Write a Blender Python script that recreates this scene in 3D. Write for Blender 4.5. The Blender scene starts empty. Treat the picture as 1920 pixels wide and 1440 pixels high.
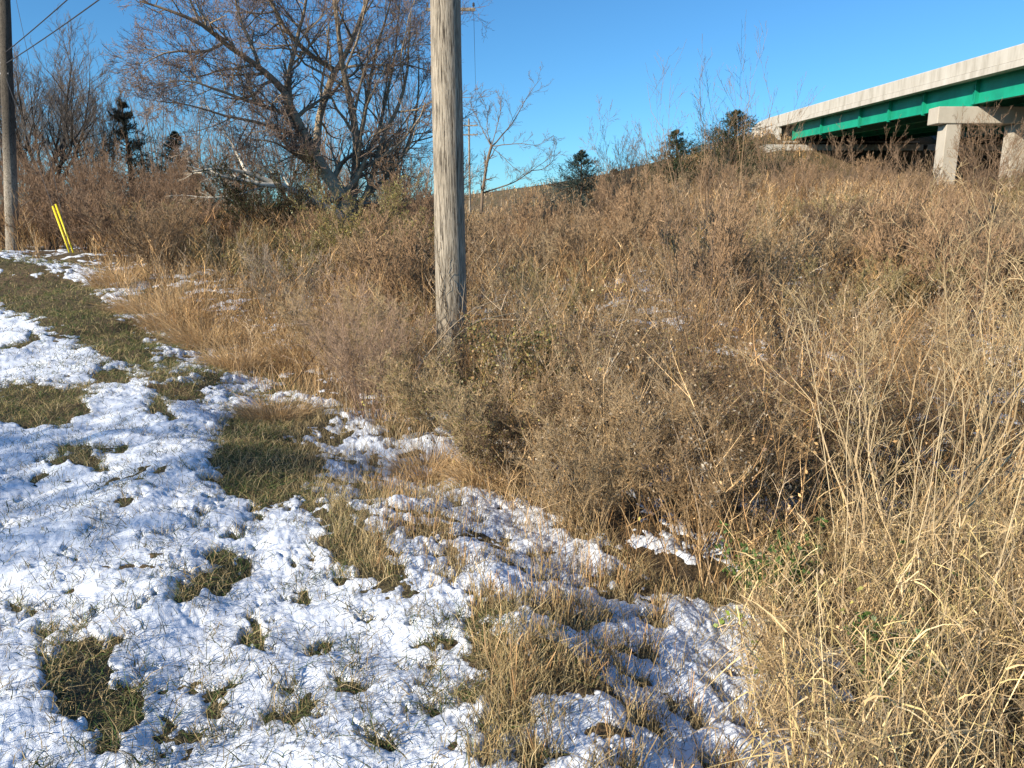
import bpy, math, random
import numpy as np
from math import radians as R, sin, cos, tan, pi

C = bpy.context.scene.collection
sc = bpy.context.scene
RS = np.random.RandomState
# ------------------------------------------------------------------ camera, sky, sun
CAMZ = 1.6; PITCH = R(12.3); F = 1400.0
cd = bpy.data.cameras.new('camera'); cam = bpy.data.objects.new('camera', cd); C.objects.link(cam)
cam.location = (0, 0, CAMZ); cam.rotation_euler = (R(90) - PITCH, 0, 0)
cd.sensor_width = 36; cd.lens = 36 * F / 1920; cd.clip_start = .05; cd.clip_end = 6000
sc.camera = cam
SUN_EL = R(25); SUN_DIR = (-.80, -.60)          # horizontal direction towards the sun
w = bpy.data.worlds.new('World'); sc.world = w; w.use_nodes = True
nt = w.node_tree; nt.nodes.clear()
sky = nt.nodes.new('ShaderNodeTexSky'); sky.sky_type = 'NISHITA'; sky.sun_disc = False
sky.sun_elevation = SUN_EL; sky.sun_rotation = math.atan2(SUN_DIR[0], SUN_DIR[1])
sky.air_density = 1.0; sky.dust_density = .25; sky.ozone_density = 2.6; sky.altitude = 200
bg = nt.nodes.new('ShaderNodeBackground'); bg.inputs[1].default_value = .088
wo = nt.nodes.new('ShaderNodeOutputWorld')
tint = nt.nodes.new('ShaderNodeMix'); tint.data_type = 'RGBA'; tint.blend_type = 'MULTIPLY'; tint.inputs[0].default_value = 1
tint.inputs[7].default_value = (.49, .95, 1.27, 1)
nt.links.new(sky.outputs[0], tint.inputs[6]); nt.links.new(tint.outputs[2], bg.inputs[0]); nt.links.new(bg.outputs[0], wo.inputs[0])
sl = bpy.data.lights.new('sun', 'SUN'); so = bpy.data.objects.new('sun', sl); C.objects.link(so)
sl.energy = 5.0; sl.angle = R(.5); sl.color = (1, .89, .71)
sx, sy, sz = SUN_DIR[0] * cos(SUN_EL), SUN_DIR[1] * cos(SUN_EL), sin(SUN_EL)
import mathutils
so.rotation_euler = mathutils.Vector((sx, sy, sz)).to_track_quat('Z', 'Y').to_euler()
sc.view_settings.view_transform = 'Standard'; sc.view_settings.look = 'None'
sc.view_settings.exposure = .56; sc.view_settings.gamma = 1
sc.cycles.max_bounces = 5; sc.cycles.diffuse_bounces = 1; sc.cycles.transmission_bounces = 3
sc.cycles.transparent_max_bounces = 6

# ------------------------------------------------------------------ projection helpers
cp, sp = cos(PITCH), sin(PITCH)
def at(px, py, d):
    """world point seen at photograph pixel (px, py), d metres along the lens axis"""
    u = (px - 960) / F; v = (720 - py) / F
    return np.array((u * d, (cp + v * sp) * d, CAMZ + (-sp + v * cp) * d))
def proj(x, y, z):
    d = y * cp - (z - CAMZ) * sp
    v = (y * sp + (z - CAMZ) * cp)
    d = np.maximum(d, .05)
    return 960 + F * x / d, 720 - F * v / d, d

# ------------------------------------------------------------------ noise
_g = RS(7); _perm = _g.permutation(1024); _ang = _g.rand(1024) * 2 * pi
_gx, _gy = np.cos(_ang), np.sin(_ang)
def noise(x, y, seed=0):
    x = np.asarray(x, float) + seed * 17.31; y = np.asarray(y, float) - seed * 9.17
    xi = np.floor(x).astype(int); yi = np.floor(y).astype(int); xf = x - xi; yf = y - yi
    u = xf * xf * xf * (xf * (xf * 6 - 15) + 10); v = yf * yf * yf * (yf * (yf * 6 - 15) + 10)
    def g(a, b, fx, fy):
        h = _perm[(_perm[a & 1023] + b) & 1023]; return _gx[h] * fx + _gy[h] * fy
    n00 = g(xi, yi, xf, yf); n10 = g(xi + 1, yi, xf - 1, yf)
    n01 = g(xi, yi + 1, xf, yf - 1); n11 = g(xi + 1, yi + 1, xf - 1, yf - 1)
    return 1.5 * ((n00 * (1 - u) + n10 * u) * (1 - v) + (n01 * (1 - u) + n11 * u) * v)
def fbm(x, y, o=4, seed=0):
    s = 0; a = 1; t = 0
    for i in range(o):
        s = s + a * noise(x * 2 ** i, y * 2 ** i, seed + i * 3); t += a; a *= .5
    return s / t * 1.4
def sstep(a, b, x):
    t = np.clip((x - a) / (b - a), 0, 1); return t * t * (3 - 2 * t)

# ------------------------------------------------------------------ terrain
ROAD = np.array([(35, 93, 11.0), (35, 105, 11.3), (33, 130, 11.7), (27, 170, 11.6), (14, 215, 11.2), (-12, 270, 10.2), (-70, 340, 8.5), (-170, 420, 4)], float)
def road_height(x, y):
    best = np.full(np.shape(x), -50.0)
    for i in range(len(ROAD) - 1):
        a = ROAD[i]; b = ROAD[i + 1]; dx, dy = b[:2] - a[:2]; L = dx * dx + dy * dy
        t = np.clip(((x - a[0]) * dx + (y - a[1]) * dy) / L, 0, 1)
        d = np.hypot(x - a[0] - t * dx, y - a[1] - t * dy)
        h = a[2] + t * (b[2] - a[2]) - np.maximum(d - 7.2, 0) / 2.3
        best = np.maximum(best, h)
    db = np.hypot(np.maximum(np.abs(x - 44) - 15.8, 0), np.maximum(np.abs(y - 115) - 30.5, 0))
    return np.maximum(best, 11.0 - db / 2.1)
def on_road(x, y):
    return (road_height(x, y) > 10.9) & (road_height(x - 1.6, y) > 10.9) & (road_height(x + 1.6, y) > 10.9) & (road_height(x, y - 1.6) > 10.9)
def terrain(x, y, fine=True):
    x = np.asarray(x, float); y = np.asarray(y, float)
    left = sstep(3, -9, x)
    z = .85 * left * sstep(8, 20, y) + (1 - left) * 2.6 * sstep(7, 42, y) * (.08 + .92 * sstep(-.03, .27, x / np.maximum(y, 1)))
    z = z + left * .9 * sstep(24, 60, y)
    z = z + .16 * fbm(x * .25, y * .25, 2, 5) * sstep(6, 14, y)
    z = z - .20 * sstep(-.45, .65, (x + 3.7) * .806 + (y - 8.1) * .592 + .12 * np.sin(x * 2.1)) * sstep(13, 8, y)
    # gentle fall towards the ditch right of the pole
    z = z - .18 * sstep(.4, 2.6, x) * sstep(2.0, 4.5, y) * sstep(12, 7, y)
    rh = road_height(x, y)
    k = 1.2
    m = np.maximum(z, rh)
    z = m + np.log1p(np.exp(-np.abs(z - rh) / k)) * k * .8 * (rh > z - 4)
    far = sstep(90, 400, np.hypot(x, y)); z = z * (1 - far * (rh < 0)) + 1.0 * far * (rh < 0)
    if fine:
        f = sstep(40, 15, np.hypot(x, y))
        z = z + f * (.085 * fbm(x * .85, y * .85, 2, 11) + .020 * fbm(x * 3.1, y * 3.1, 2, 21))
    return z
def tz(x, y): return float(terrain(np.array([x]), np.array([y]), False)[0])
def ground(px, Y, dz=0):
    z = 0
    for _ in range(6):
        d = Y * cp - (z - CAMZ) * sp; x = (px - 960) / F * d; z = tz(x, Y)
    return np.array((x, Y, z + dz))

# edge between the mown verge and the rank growth, px of the edge for a ground pixel row
_BY = np.array([470, 500, 540, 575, 610, 650, 700, 740, 775, 810, 850, 880, 905, 960, 1050, 1110, 1140, 1190, 1300, 1440, 1800], float)
_BX = np.array([-40, 130, 215, 245, 300, 350, 420, 500, 640, 655, 700, 730, 825, 925, 1015, 1085, 1270, 1430, 1465, 1480, 1490], float)
def edge_m(px, py, d):
    """metres right of the verge edge (negative = on the verge)"""
    return (px - np.interp(py, _BY, _BX)) * d / F
BARE = [  # px, py, rx, ry, strength : worn or grassy spots without snow on the verge
 (140, 1255, 58, 62, 1.2), (205, 1345, 46, 52, 1.2), (165, 1300, 50, 45, 1), (60, 765, 95, 38, 1.05), (120, 745, 45, 25, .8), (150, 862, 55, 20, .8),
 (530, 850, 118, 95, 1.3), (490, 905, 60, 35, .8), (600, 790, 60, 40, .9), (140, 555, 130, 42, 1), (250, 612, 130, 52, 1.15), (340, 668, 95, 40, 1), (40, 492, 120, 16, 1.2),
 (210, 705, 50, 16, .8), (300, 770, 28, 16, .8), (370, 725, 80, 28, .8), (430, 700, 60, 30, .9), (350, 1112, 46, 28, .9), (415, 1075, 38, 34, .9), (485, 1190, 24, 34, .9), (545, 1052, 16, 18, .9),
 (665, 1035, 66, 42, 1.1), (720, 1075, 60, 34, .6), (805, 955, 120, 34, .7), (845, 1000, 90, 30, .6), (910, 1180, 60, 60, .6), (940, 1300, 60, 60, .7), (960, 1400, 70, 60, .6),
 (1060, 1130, 60, 60, .7), (1000, 1240, 60, 60, .5), (1120, 1260, 80, 60, .5), (1250, 1160, 120, 30, .6), (1330, 1260, 90, 60, .8), (1200, 1380, 90, 50, .6), (1400, 1380, 90, 70, .7),
 (200, 1215, 30, 14, .7), (310, 1380, 14, 22, .7), (800, 1330, 30, 26, .35), (570, 1340, 30, 20, .4), (30, 650, 30, 12, .7), (270, 1140, 14, 8, .8), (600, 1225, 26, 14, .6), (660, 1285, 40, 20, .4), (800, 1210, 36, 12, .7),
 (700, 905, 50, 26, .8), (790, 1010, 50, 26, .7), (880, 1060, 60, 28, .7), (980, 1130, 60, 30, .6), (640, 960, 40, 22, .6), (740, 840, 40, 22, .7), (450, 1010, 22, 12, .5), (380, 960, 20, 10, .5), (120, 1100, 20, 10, .5), (560, 1130, 26, 14, .5), (700, 1160, 24, 14, .5), (430, 1290, 24, 14, .5), (700, 1390, 30, 18, .5), (60, 900, 26, 10, .5),
 (440, 655, 40, 20, .6), (95, 620, 30, 14, .5), (230, 845, 20, 10, .5), (110, 1020, 24, 12, .35), (250, 930, 40, 14, .3)]
def bare_amount(px, py):
    wx = 38 * fbm(px / 60, py / 40, 3, 501); wy = 26 * fbm(px / 60, py / 40, 3, 511); px = px + wx; py = py + wy
    b = 0
    for cx, cy, rx, ry, s in BARE:
        b = b + s * np.exp(-(((px - cx) / rx) ** 2 + ((py - cy) / ry) ** 2) ** 1.5)
    return b
def snow_cover(x, y, z):
    px, py, d = proj(x, y, z)
    e = edge_m(px, py, d)
    n = fbm(x * 1.7, y * 1.7, 4, 31); n2 = fbm(x * 7, y * 7, 3, 41)
    n3 = fbm(x * 19, y * 19, 2, 45) * sstep(14, 5, y)
    verge = .86 - bare_amount(px, py) + .26 * n + .36 * n2 + .16 * n3 - .35 * sstep(.35, .8, noise(x * 9, y * 9, 91)) * sstep(-.3, .5, n)
    verge = verge - .50 * sstep(620, 540, py) * (1 + .9 * fbm(x * 3, y * .8, 3, 77))
    mix = .80 + .22 * sstep(900, 1000, px) * sstep(1080, 1180, py) + .50 * n + .80 * n2 + .2 * n3 - bare_amount(px, py) * .32
    wild = .30 + .52 * n + .38 * n2 - .8 * sstep(1360, 1450, px) * sstep(960, 1040, py)
    far = sstep(14, 30, y) * .22
    k1 = sstep(-.85, -.30, e); k2 = sstep(.05, .55, e)
    mix = mix - .5 * sstep(1420, 1500, px) * sstep(1180, 1260, py)
    s = verge * (1 - k1) + mix * k1
    s = s * (1 - k2) + (wild - far) * k2
    return s

# ------------------------------------------------------------------ mesh helpers
def tag(o, label=None, cat=None, group=None, kind=None):
    if label: o['label'] = label
    if cat: o['category'] = cat
    if group: o['group'] = group
    if kind: o['kind'] = kind
    return o
def empty(name, loc, label=None, cat=None, group=None):
    o = bpy.data.objects.new(name, None); C.objects.link(o); o.location = tuple(float(v) for v in loc); o.empty_display_size = .2
    return tag(o, label, cat, group)
def link(name, me, mat, parent=None):
    o = bpy.data.objects.new(name, me); C.objects.link(o)
    if mat: me.materials.append(mat)
    if parent is not None:
        o.parent = parent; o.matrix_parent_inverse = mathutils.Matrix.Translation(-parent.location)
    return o
def mesh_np(name, V, Q, mat, parent=None, col=None, smooth=False, scal=None):
    me = bpy.data.meshes.new(name)
    V = np.ascontiguousarray(V, np.float32).reshape(-1, 3); Q = np.ascontiguousarray(Q, np.int32); k = Q.shape[1]
    me.vertices.add(len(V)); me.vertices.foreach_set('co', V.ravel())
    me.loops.add(Q.size); me.loops.foreach_set('vertex_index', Q.ravel())
    me.polygons.add(len(Q)); me.polygons.foreach_set('loop_start', np.arange(0, Q.size, k, dtype=np.int32))
    if smooth: me.polygons.foreach_set('use_smooth', np.ones(len(Q), bool))
    if col is not None:
        a = me.color_attributes.new('Col', 'FLOAT_COLOR', 'POINT')
        cc = np.ones((len(V), 4), np.float32); cc[:, :3] = col; a.data.foreach_set('color', cc.ravel())
    if scal is not None:
        for nm, arr in scal.items():
            a = me.attributes.new(nm, 'FLOAT', 'POINT'); a.data.foreach_set('value', np.ascontiguousarray(arr, np.float32).ravel())
    me.update(calc_edges=True)
    return link(name, me, mat, parent)
class Acc:
    def __init__(s): s.V = []; s.Q = []; s.K = []; s.n = 0
    def add(s, V, Q, col):
        V = V.reshape(-1, 3); s.V.append(V); s.Q.append(Q + s.n); s.n += len(V)
        s.K.append(np.broadcast_to(col, (len(V), 3)) if np.ndim(col) == 1 else col.reshape(-1, 3))
    def build(s, name, mat, parent=None, smooth=False):
        return mesh_np(name, np.concatenate(s.V), np.concatenate(s.Q), mat, parent, np.concatenate(s.K), smooth)
def norm(v): return v / np.maximum(np.linalg.norm(v, axis=-1, keepdims=True), 1e-9)
def ribbons(acc, B, D, bend, L, W, col, rng, nseg=3, tipcol=None, taper=.15, side=None):
    """flat blades: B base (N,3), D unit direction, bend vector (N,3) added as t^2, L length, W width, col (N,3)"""
    N = len(B)
    if N == 0: return
    L = np.broadcast_to(L, (N,)); W = np.broadcast_to(W, (N,))
    t = np.linspace(0, 1, nseg + 1)[None, :, None]
    P = B[:, None] + D[:, None] * (L[:, None, None] * t) + bend[:, None] * (L[:, None, None] * t * t)
    if side is None:
        a = rng.rand(N) * 2 * pi; side = np.stack([np.cos(a), np.sin(a), .25 * rng.randn(N)], 1)
        side = norm(side - D * np.sum(side * D, 1, keepdims=True))
    ww = (W[:, None] * (1 - (1 - taper) * t[0, :, 0][None] ** 1.5) * .5)[..., None]
    V = np.stack([P - side[:, None] * ww, P + side[:, None] * ww], 2)
    m = 2 * (nseg + 1)
    q = np.array([[2 * i, 2 * i + 1, 2 * i + 3, 2 * i + 2] for i in range(nseg)])
    Q = (np.arange(N)[:, None, None] * m + q[None]).reshape(-1, 4)
    c = np.broadcast_to(col, (N, 3))[:, None, None]
    if tipcol is not None: c = c * (1 - t[..., None]) + np.broadcast_to(tipcol, (N, 3))[:, None, None] * t[..., None]
    acc.add(V, Q, np.broadcast_to(c, (N, nseg + 1, 2, 3)))
def leaves(acc, P, size, col, rng, asp=.55):
    """small pointed leaf faces (one folded quad) with random facing"""
    N = len(P)
    if N == 0: return
    size = np.broadcast_to(size, (N,))[:, None]
    a = norm(rng.randn(N, 3)); b = norm(np.cross(a, norm(rng.randn(N, 3)))); n = np.cross(a, b)
    V = np.stack([P - a * size * .5, P + b * size * asp * .5 + n * size * .08, P + a * size * .5, P - b * size * asp * .5 + n * size * .08], 1)
    Q = np.arange(N * 4).reshape(N, 4)
    acc.add(V, Q, np.broadcast_to(np.broadcast_to(col, (N, 3))[:, None], (N, 4, 3)))
def tubes(acc, P, Rr, col, sides=4):
    N, K, _ = P.shape
    if N == 0: return
    T = np.empty_like(P); T[:, 1:-1] = P[:, 2:] - P[:, :-2]; T[:, 0] = P[:, 1] - P[:, 0]; T[:, -1] = P[:, -1] - P[:, -2]; T = norm(T)
    ref = np.where(np.abs(T[:, :1, 2:3]) > .9, np.array([1., 0, 0]), np.array([0, 0, 1.])); ref = np.broadcast_to(ref, T.shape)
    A = norm(np.cross(T, ref)); Bv = np.cross(T, A)
    an = np.arange(sides) / sides * 2 * pi
    V = P[:, :, None] + (A[:, :, None] * np.cos(an)[None, None, :, None] + Bv[:, :, None] * np.sin(an)[None, None, :, None]) * Rr[:, :, None, None]
    q = []
    for k in range(K - 1):
        for s in range(sides):
            s2 = (s + 1) % sides; q.append([k * sides + s, k * sides + s2, (k + 1) * sides + s2, (k + 1) * sides + s])
    Q = (np.arange(N)[:, None, None] * (K * sides) + np.array(q)[None]).reshape(-1, 4)
    c = np.broadcast_to(np.broadcast_to(col, (N, 3))[:, None, None], (N, K, sides, 3))
    acc.add(V, Q, c)
def resample(P, K):
    """one polyline (n,3) -> smooth (K,3)"""
    P = np.asarray(P, float); s = np.concatenate([[0], np.cumsum(np.linalg.norm(np.diff(P, axis=0), axis=1))]); t = np.linspace(0, s[-1], K)
    Q = np.stack([np.interp(t, s, P[:, i]) for i in range(3)], 1)
    for _ in range(2): Q[1:-1] = (Q[:-2] + 2 * Q[1:-1] + Q[2:]) / 4
    return Q
def sprout(P, Rr, nch, t0, t1, ang, lr, K, gn, up, rr, rng, rmin=.003, angj=.35, lmin=0, cap=None, lmax=1e9):
    """children of polylines P (N,K0,3): returns (M,K,3), (M,K)"""
    N, K0, _ = P.shape; M = N * nch; idx = np.repeat(np.arange(N), nch)
    t = t0 + (t1 - t0) * ((np.tile(np.arange(nch), N) + rng.rand(M)) / nch)
    f = t * (K0 - 1); i = np.minimum(f.astype(int), K0 - 2); fr = (f - i)[:, None]
    p0 = P[idx, i] * (1 - fr) + P[idx, i + 1] * fr; T = norm(P[idx, i + 1] - P[idx, i]); r0 = Rr[idx, i] * (1 - fr[:, 0]) + Rr[idx, i + 1] * fr[:, 0]
    Lp = np.sum(np.linalg.norm(np.diff(P, axis=1), axis=2), axis=1)[idx]
    rnd = rng.randn(M, 3); rnd = norm(rnd - T * np.sum(rnd * T, 1, keepdims=True))
    a = (ang * (1 + angj * rng.randn(M)))[:, None]
    D = norm(T * np.cos(a) + rnd * np.sin(a)); D[:, 2] += up * .5; D = norm(D)
    L = np.clip(Lp * lr * (1 - .45 * t) * rng.uniform(.55, 1.2, M), lmin, lmax)
    out = np.empty((M, K, 3)); out[:, 0] = p0; st = (L / (K - 1))[:, None]
    for k in range(1, K):
        D = D + gn * rng.randn(M, 3); D[:, 2] += up / K * 1.5; D = norm(D); out[:, k] = out[:, k - 1] + D * st
    r1 = np.maximum(r0 * rr, rmin)[:, None]; Ro = np.maximum(r1 * (1 - .72 * np.linspace(0, 1, K)[None]), rmin * .8)
    if cap is not None:
        keep = rng.rand(M) < cap; out = out[keep]; Ro = Ro[keep]
    return out, Ro

# ------------------------------------------------------------------ materials
def mat(name):
    m = bpy.data.materials.new(name); m.use_nodes = True; t = m.node_tree; t.nodes.clear()
    o = t.nodes.new('ShaderNodeOutputMaterial'); return m, t, o
def N_(t, ty, **kw):
    n = t.nodes.new(ty)
    for k, v in kw.items(): setattr(n, k, v)
    return n
def leafmat(name, trans=.25, gloss=0):
    m, t, o = mat(name); a = N_(t, 'ShaderNodeAttribute', attribute_name='Col')
    d = N_(t, 'ShaderNodeBsdfDiffuse'); t.links.new(a.outputs[0], d.inputs[0]); last = d
    if trans:
        tr = N_(t, 'ShaderNodeBsdfTranslucent'); t.links.new(a.outputs[0], tr.inputs[0])
        mx = N_(t, 'ShaderNodeMixShader'); mx.inputs[0].default_value = trans
        t.links.new(d.outputs[0], mx.inputs[1]); t.links.new(tr.outputs[0], mx.inputs[2]); last = mx
    if gloss:
        g = N_(t, 'ShaderNodeBsdfGlossy'); g.inputs['Roughness'].default_value = .45; g.inputs[0].default_value = (.8, .8, .8, 1)
        mx = N_(t, 'ShaderNodeMixShader'); mx.inputs[0].default_value = gloss
        t.links.new(last.outputs[0], mx.inputs[1]); t.links.new(g.outputs[0], mx.inputs[2]); last = mx
    t.links.new(last.outputs[0], o.inputs[0]); return m
def noisemat(name, cols, scale, rough=.85, bump=.3, vec=(1, 1, 1), detail=6, bscale=None, metal=0, bdist=.01, coord='Object', pos=(.3, .7)):
    m, t, o = mat(name); tc = N_(t, 'ShaderNodeTexCoord'); mp = N_(t, 'ShaderNodeMapping'); mp.inputs['Scale'].default_value = vec
    t.links.new(tc.outputs[coord], mp.inputs[0]); n = N_(t, 'ShaderNodeTexNoise'); n.inputs['Scale'].default_value = scale; n.inputs['Detail'].default_value = detail
    n.inputs['Roughness'].default_value = .65
    t.links.new(mp.outputs[0], n.inputs['Vector']); r = N_(t, 'ShaderNodeValToRGB'); e = r.color_ramp.elements
    while len(e) < len(cols): e.new(.5)
    for i, c in enumerate(cols): e[i].position = pos[0] + (pos[1] - pos[0]) * i / max(1, len(cols) - 1); e[i].color = (*c, 1)
    t.links.new(n.outputs[0], r.inputs[0]); b = N_(t, 'ShaderNodeBsdfPrincipled'); b.inputs['Roughness'].default_value = rough; b.inputs['Metallic'].default_value = metal
    t.links.new(r.outputs[0], b.inputs['Base Color'])
    if bump:
        n2 = N_(t, 'ShaderNodeTexNoise'); n2.inputs['Scale'].default_value = bscale or scale * 3; n2.inputs['Detail'].default_value = 5; t.links.new(mp.outputs[0], n2.inputs['Vector'])
        bp = N_(t, 'ShaderNodeBump'); bp.inputs['Strength'].default_value = bump; bp.inputs['Distance'].default_value = bdist
        t.links.new(n2.outputs[0], bp.inputs['Height']); t.links.new(bp.outputs[0], b.inputs['Normal'])
    t.links.new(b.outputs[0], o.inputs[0]); return m
M_grass = leafmat('dry grass', .18); M_stem = leafmat('weed stems', .08); M_bark = leafmat('bark and twigs', 0); M_leaf = leafmat('leaves', .35, .04)
M_needle = leafmat('needles', .1)
M_conc = noisemat('weathered concrete', [(.36, .325, .27), (.50, .46, .40), (.58, .54, .48)], 1.6, .9, .25, (1, 1, .22), 9, 14)
M_concd = noisemat('pier concrete', [(.36, .31, .245), (.45, .40, .33), (.52, .47, .40)], .7, .9, .25, (1, 1, .5), 8, 12)
M_green = noisemat('green girder paint', [(.006, .22, .14), (.005, .30, .18), (.01, .37, .23)], 1.3, .5, .08, (1, .5, .35), 8)
M_dark = noisemat('weathered steel', [(.05, .05, .05), (.1, .1, .1)], 8, .6, .2)
M_galv = noisemat('galvanised steel', [(.22, .22, .23), (.36, .36, .37)], 6, .45, .1, metal=.6)
M_yel = noisemat('yellow plastic', [(.75, .58, .02), (.85, .68, .03)], 5, .45, .05)
M_wire = noisemat('black wire sheath', [(.03, .03, .035), (.05, .05, .06)], 5, .5, 0)
M_asph = noisemat('asphalt', [(.04, .04, .042), (.07, .07, .07)], 4, .9, .2)
M_wood = None
def polemat(dark_top=False):
    m, t, o = mat('weathered pole wood'); tc = N_(t, 'ShaderNodeTexCoord'); L = t.links.new
    def nz(vec, s, det=6, rough=.6):
        mp = N_(t, 'ShaderNodeMapping'); mp.inputs['Scale'].default_value = vec; L(tc.outputs['Object'], mp.inputs[0])
        n = N_(t, 'ShaderNodeTexNoise'); n.inputs['Scale'].default_value = s; n.inputs['Detail'].default_value = det; n.inputs['Roughness'].default_value = rough
        L(mp.outputs[0], n.inputs['Vector']); return n
    grain = nz((1, 1, .035), 260, 5); crack = nz((1, 1, .02), 170, 3, .55); blot = nz((1, 1, .4), 3.2)
    r = N_(t, 'ShaderNodeValToRGB'); e = r.color_ramp.elements; e[0].position = .3; e[0].color = (.24, .20, .155, 1); e[1].position = .62; e[1].color = (.50, .44, .36, 1); L(grain.outputs[0], r.inputs[0])
    cr = N_(t, 'ShaderNodeValToRGB'); e = cr.color_ramp.elements; e[0].position = .415; e[0].color = (.13, .11, .09, 1); e[1].position = .45; e[1].color = (1, 1, 1, 1); L(crack.outputs[0], cr.inputs[0])
    bl = N_(t, 'ShaderNodeValToRGB'); e = bl.color_ramp.elements; e[0].position = .3; e[0].color = (.80, .77, .72, 1); e[1].position = .7; e[1].color = (1.1, 1.08, 1.04, 1); L(blot.outputs[0], bl.inputs[0])
    m1 = N_(t, 'ShaderNodeMix', data_type='RGBA', blend_type='MULTIPLY'); m1.inputs[0].default_value = 1; L(r.outputs[0], m1.inputs[6]); L(cr.outputs[0], m1.inputs[7])
    m2 = N_(t, 'ShaderNodeMix', data_type='RGBA', blend_type='MULTIPLY'); m2.inputs[0].default_value = 1; L(m1.outputs[2], m2.inputs[6]); L(bl.outputs[0], m2.inputs[7])
    if dark_top:      # shaft colour turns darker towards the top, with a blotchy edge
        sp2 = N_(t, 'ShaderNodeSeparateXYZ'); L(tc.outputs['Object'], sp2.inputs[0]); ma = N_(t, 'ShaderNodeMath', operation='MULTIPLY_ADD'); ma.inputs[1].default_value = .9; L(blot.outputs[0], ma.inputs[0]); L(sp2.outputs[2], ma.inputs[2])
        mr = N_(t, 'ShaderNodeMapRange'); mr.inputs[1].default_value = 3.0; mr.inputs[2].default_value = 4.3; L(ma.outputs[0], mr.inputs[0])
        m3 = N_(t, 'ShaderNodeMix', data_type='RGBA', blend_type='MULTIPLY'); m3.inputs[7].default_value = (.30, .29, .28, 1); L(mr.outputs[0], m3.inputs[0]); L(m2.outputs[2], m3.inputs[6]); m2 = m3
    b = N_(t, 'ShaderNodeBsdfPrincipled'); b.inputs['Roughness'].default_value = .9; L(m2.outputs[2], b.inputs['Base Color'])
    ad = N_(t, 'ShaderNodeMath', operation='ADD'); L(grain.outputs[0], ad.inputs[0]); L(cr.outputs[0], ad.inputs[1])
    bp = N_(t, 'ShaderNodeBump'); bp.inputs['Strength'].default_value = .8; bp.inputs['Distance'].default_value = .008; L(ad.outputs[0], bp.inputs['Height']); L(bp.outputs[0], b.inputs['Normal'])
    L(b.outputs[0], o.inputs[0]); return m
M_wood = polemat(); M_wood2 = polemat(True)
def groundmat():
    m, t, o = mat('soil and leaf litter'); L = t.links.new; tc = N_(t, 'ShaderNodeTexCoord')
    n = N_(t, 'ShaderNodeTexNoise'); n.inputs['Scale'].default_value = 9; n.inputs['Detail'].default_value = 9; n.inputs['Roughness'].default_value = .75; L(tc.outputs['Object'], n.inputs['Vector'])
    n1 = N_(t, 'ShaderNodeTexNoise'); n1.inputs['Scale'].default_value = .35; n1.inputs['Detail'].default_value = 5; L(tc.outputs['Object'], n1.inputs['Vector'])
    r = N_(t, 'ShaderNodeValToRGB'); e = r.color_ramp.elements; e[0].position = .34; e[0].color = (.035, .026, .016, 1); e[1].position = .68; e[1].color = (.21, .155, .085, 1); x = e.new(.5); x.color = (.10, .072, .042, 1)
    L(n.outputs[0], r.inputs[0])
    r2 = N_(t, 'ShaderNodeValToRGB'); e = r2.color_ramp.elements; e[0].position = .35; e[0].color = (.75, .85, .6, 1); e[1].position = .65; e[1].color = (1.3, 1.12, 1, 1); L(n1.outputs[0], r2.inputs[0])
    mx = N_(t, 'ShaderNodeMix', data_type='RGBA', blend_type='MULTIPLY'); mx.inputs[0].default_value = 1; L(r.outputs[0], mx.inputs[6]); L(r2.outputs[0], mx.inputs[7])
    b = N_(t, 'ShaderNodeBsdfPrincipled'); b.inputs['Roughness'].default_value = 1; L(mx.outputs[2], b.inputs['Base Color'])
    n3 = N_(t, 'ShaderNodeTexNoise'); n3.inputs['Scale'].default_value = 55; n3.inputs['Detail'].default_value = 6; L(tc.outputs['Object'], n3.inputs['Vector'])
    bp = N_(t, 'ShaderNodeBump'); bp.inputs['Strength'].default_value = .9; bp.inputs['Distance'].default_value = .02; L(n3.outputs[0], bp.inputs['Height']); L(bp.outputs[0], b.inputs['Normal'])
    L(b.outputs[0], o.inputs[0]); return m
def snowmat():
    m, t, o = mat('fresh snow'); L = t.links.new; tc = N_(t, 'ShaderNodeTexCoord')
    b = N_(t, 'ShaderNodeBsdfPrincipled'); b.inputs['Base Color'].default_value = (.82, .86, .93, 1); b.inputs['Roughness'].default_value = .55
    b.inputs['Specular IOR Level'].default_value = .35
    n = N_(t, 'ShaderNodeTexNoise'); n.inputs['Scale'].default_value = 60; n.inputs['Detail'].default_value = 5; n.inputs['Roughness'].default_value = .7; L(tc.outputs['Object'], n.inputs['Vector'])
    n2 = N_(t, 'ShaderNodeTexVoronoi'); n2.inputs['Scale'].default_value = 240; L(tc.outputs['Object'], n2.inputs['Vector'])
    ad = N_(t, 'ShaderNodeMath', operation='MULTIPLY_ADD'); ad.inputs[1].default_value = .25; L(n2.outputs[0], ad.inputs[0]); L(n.outputs[0], ad.inputs[2])
    bp = N_(t, 'ShaderNodeBump'); bp.inputs['Strength'].default_value = .4; bp.inputs['Distance'].default_value = .010; L(ad.outputs[0], bp.inputs['Height']); L(bp.outputs[0], b.inputs['Normal'])
    L(b.outputs[0], o.inputs[0]); return m
M_ground = groundmat(); M_snow = snowmat()

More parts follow.
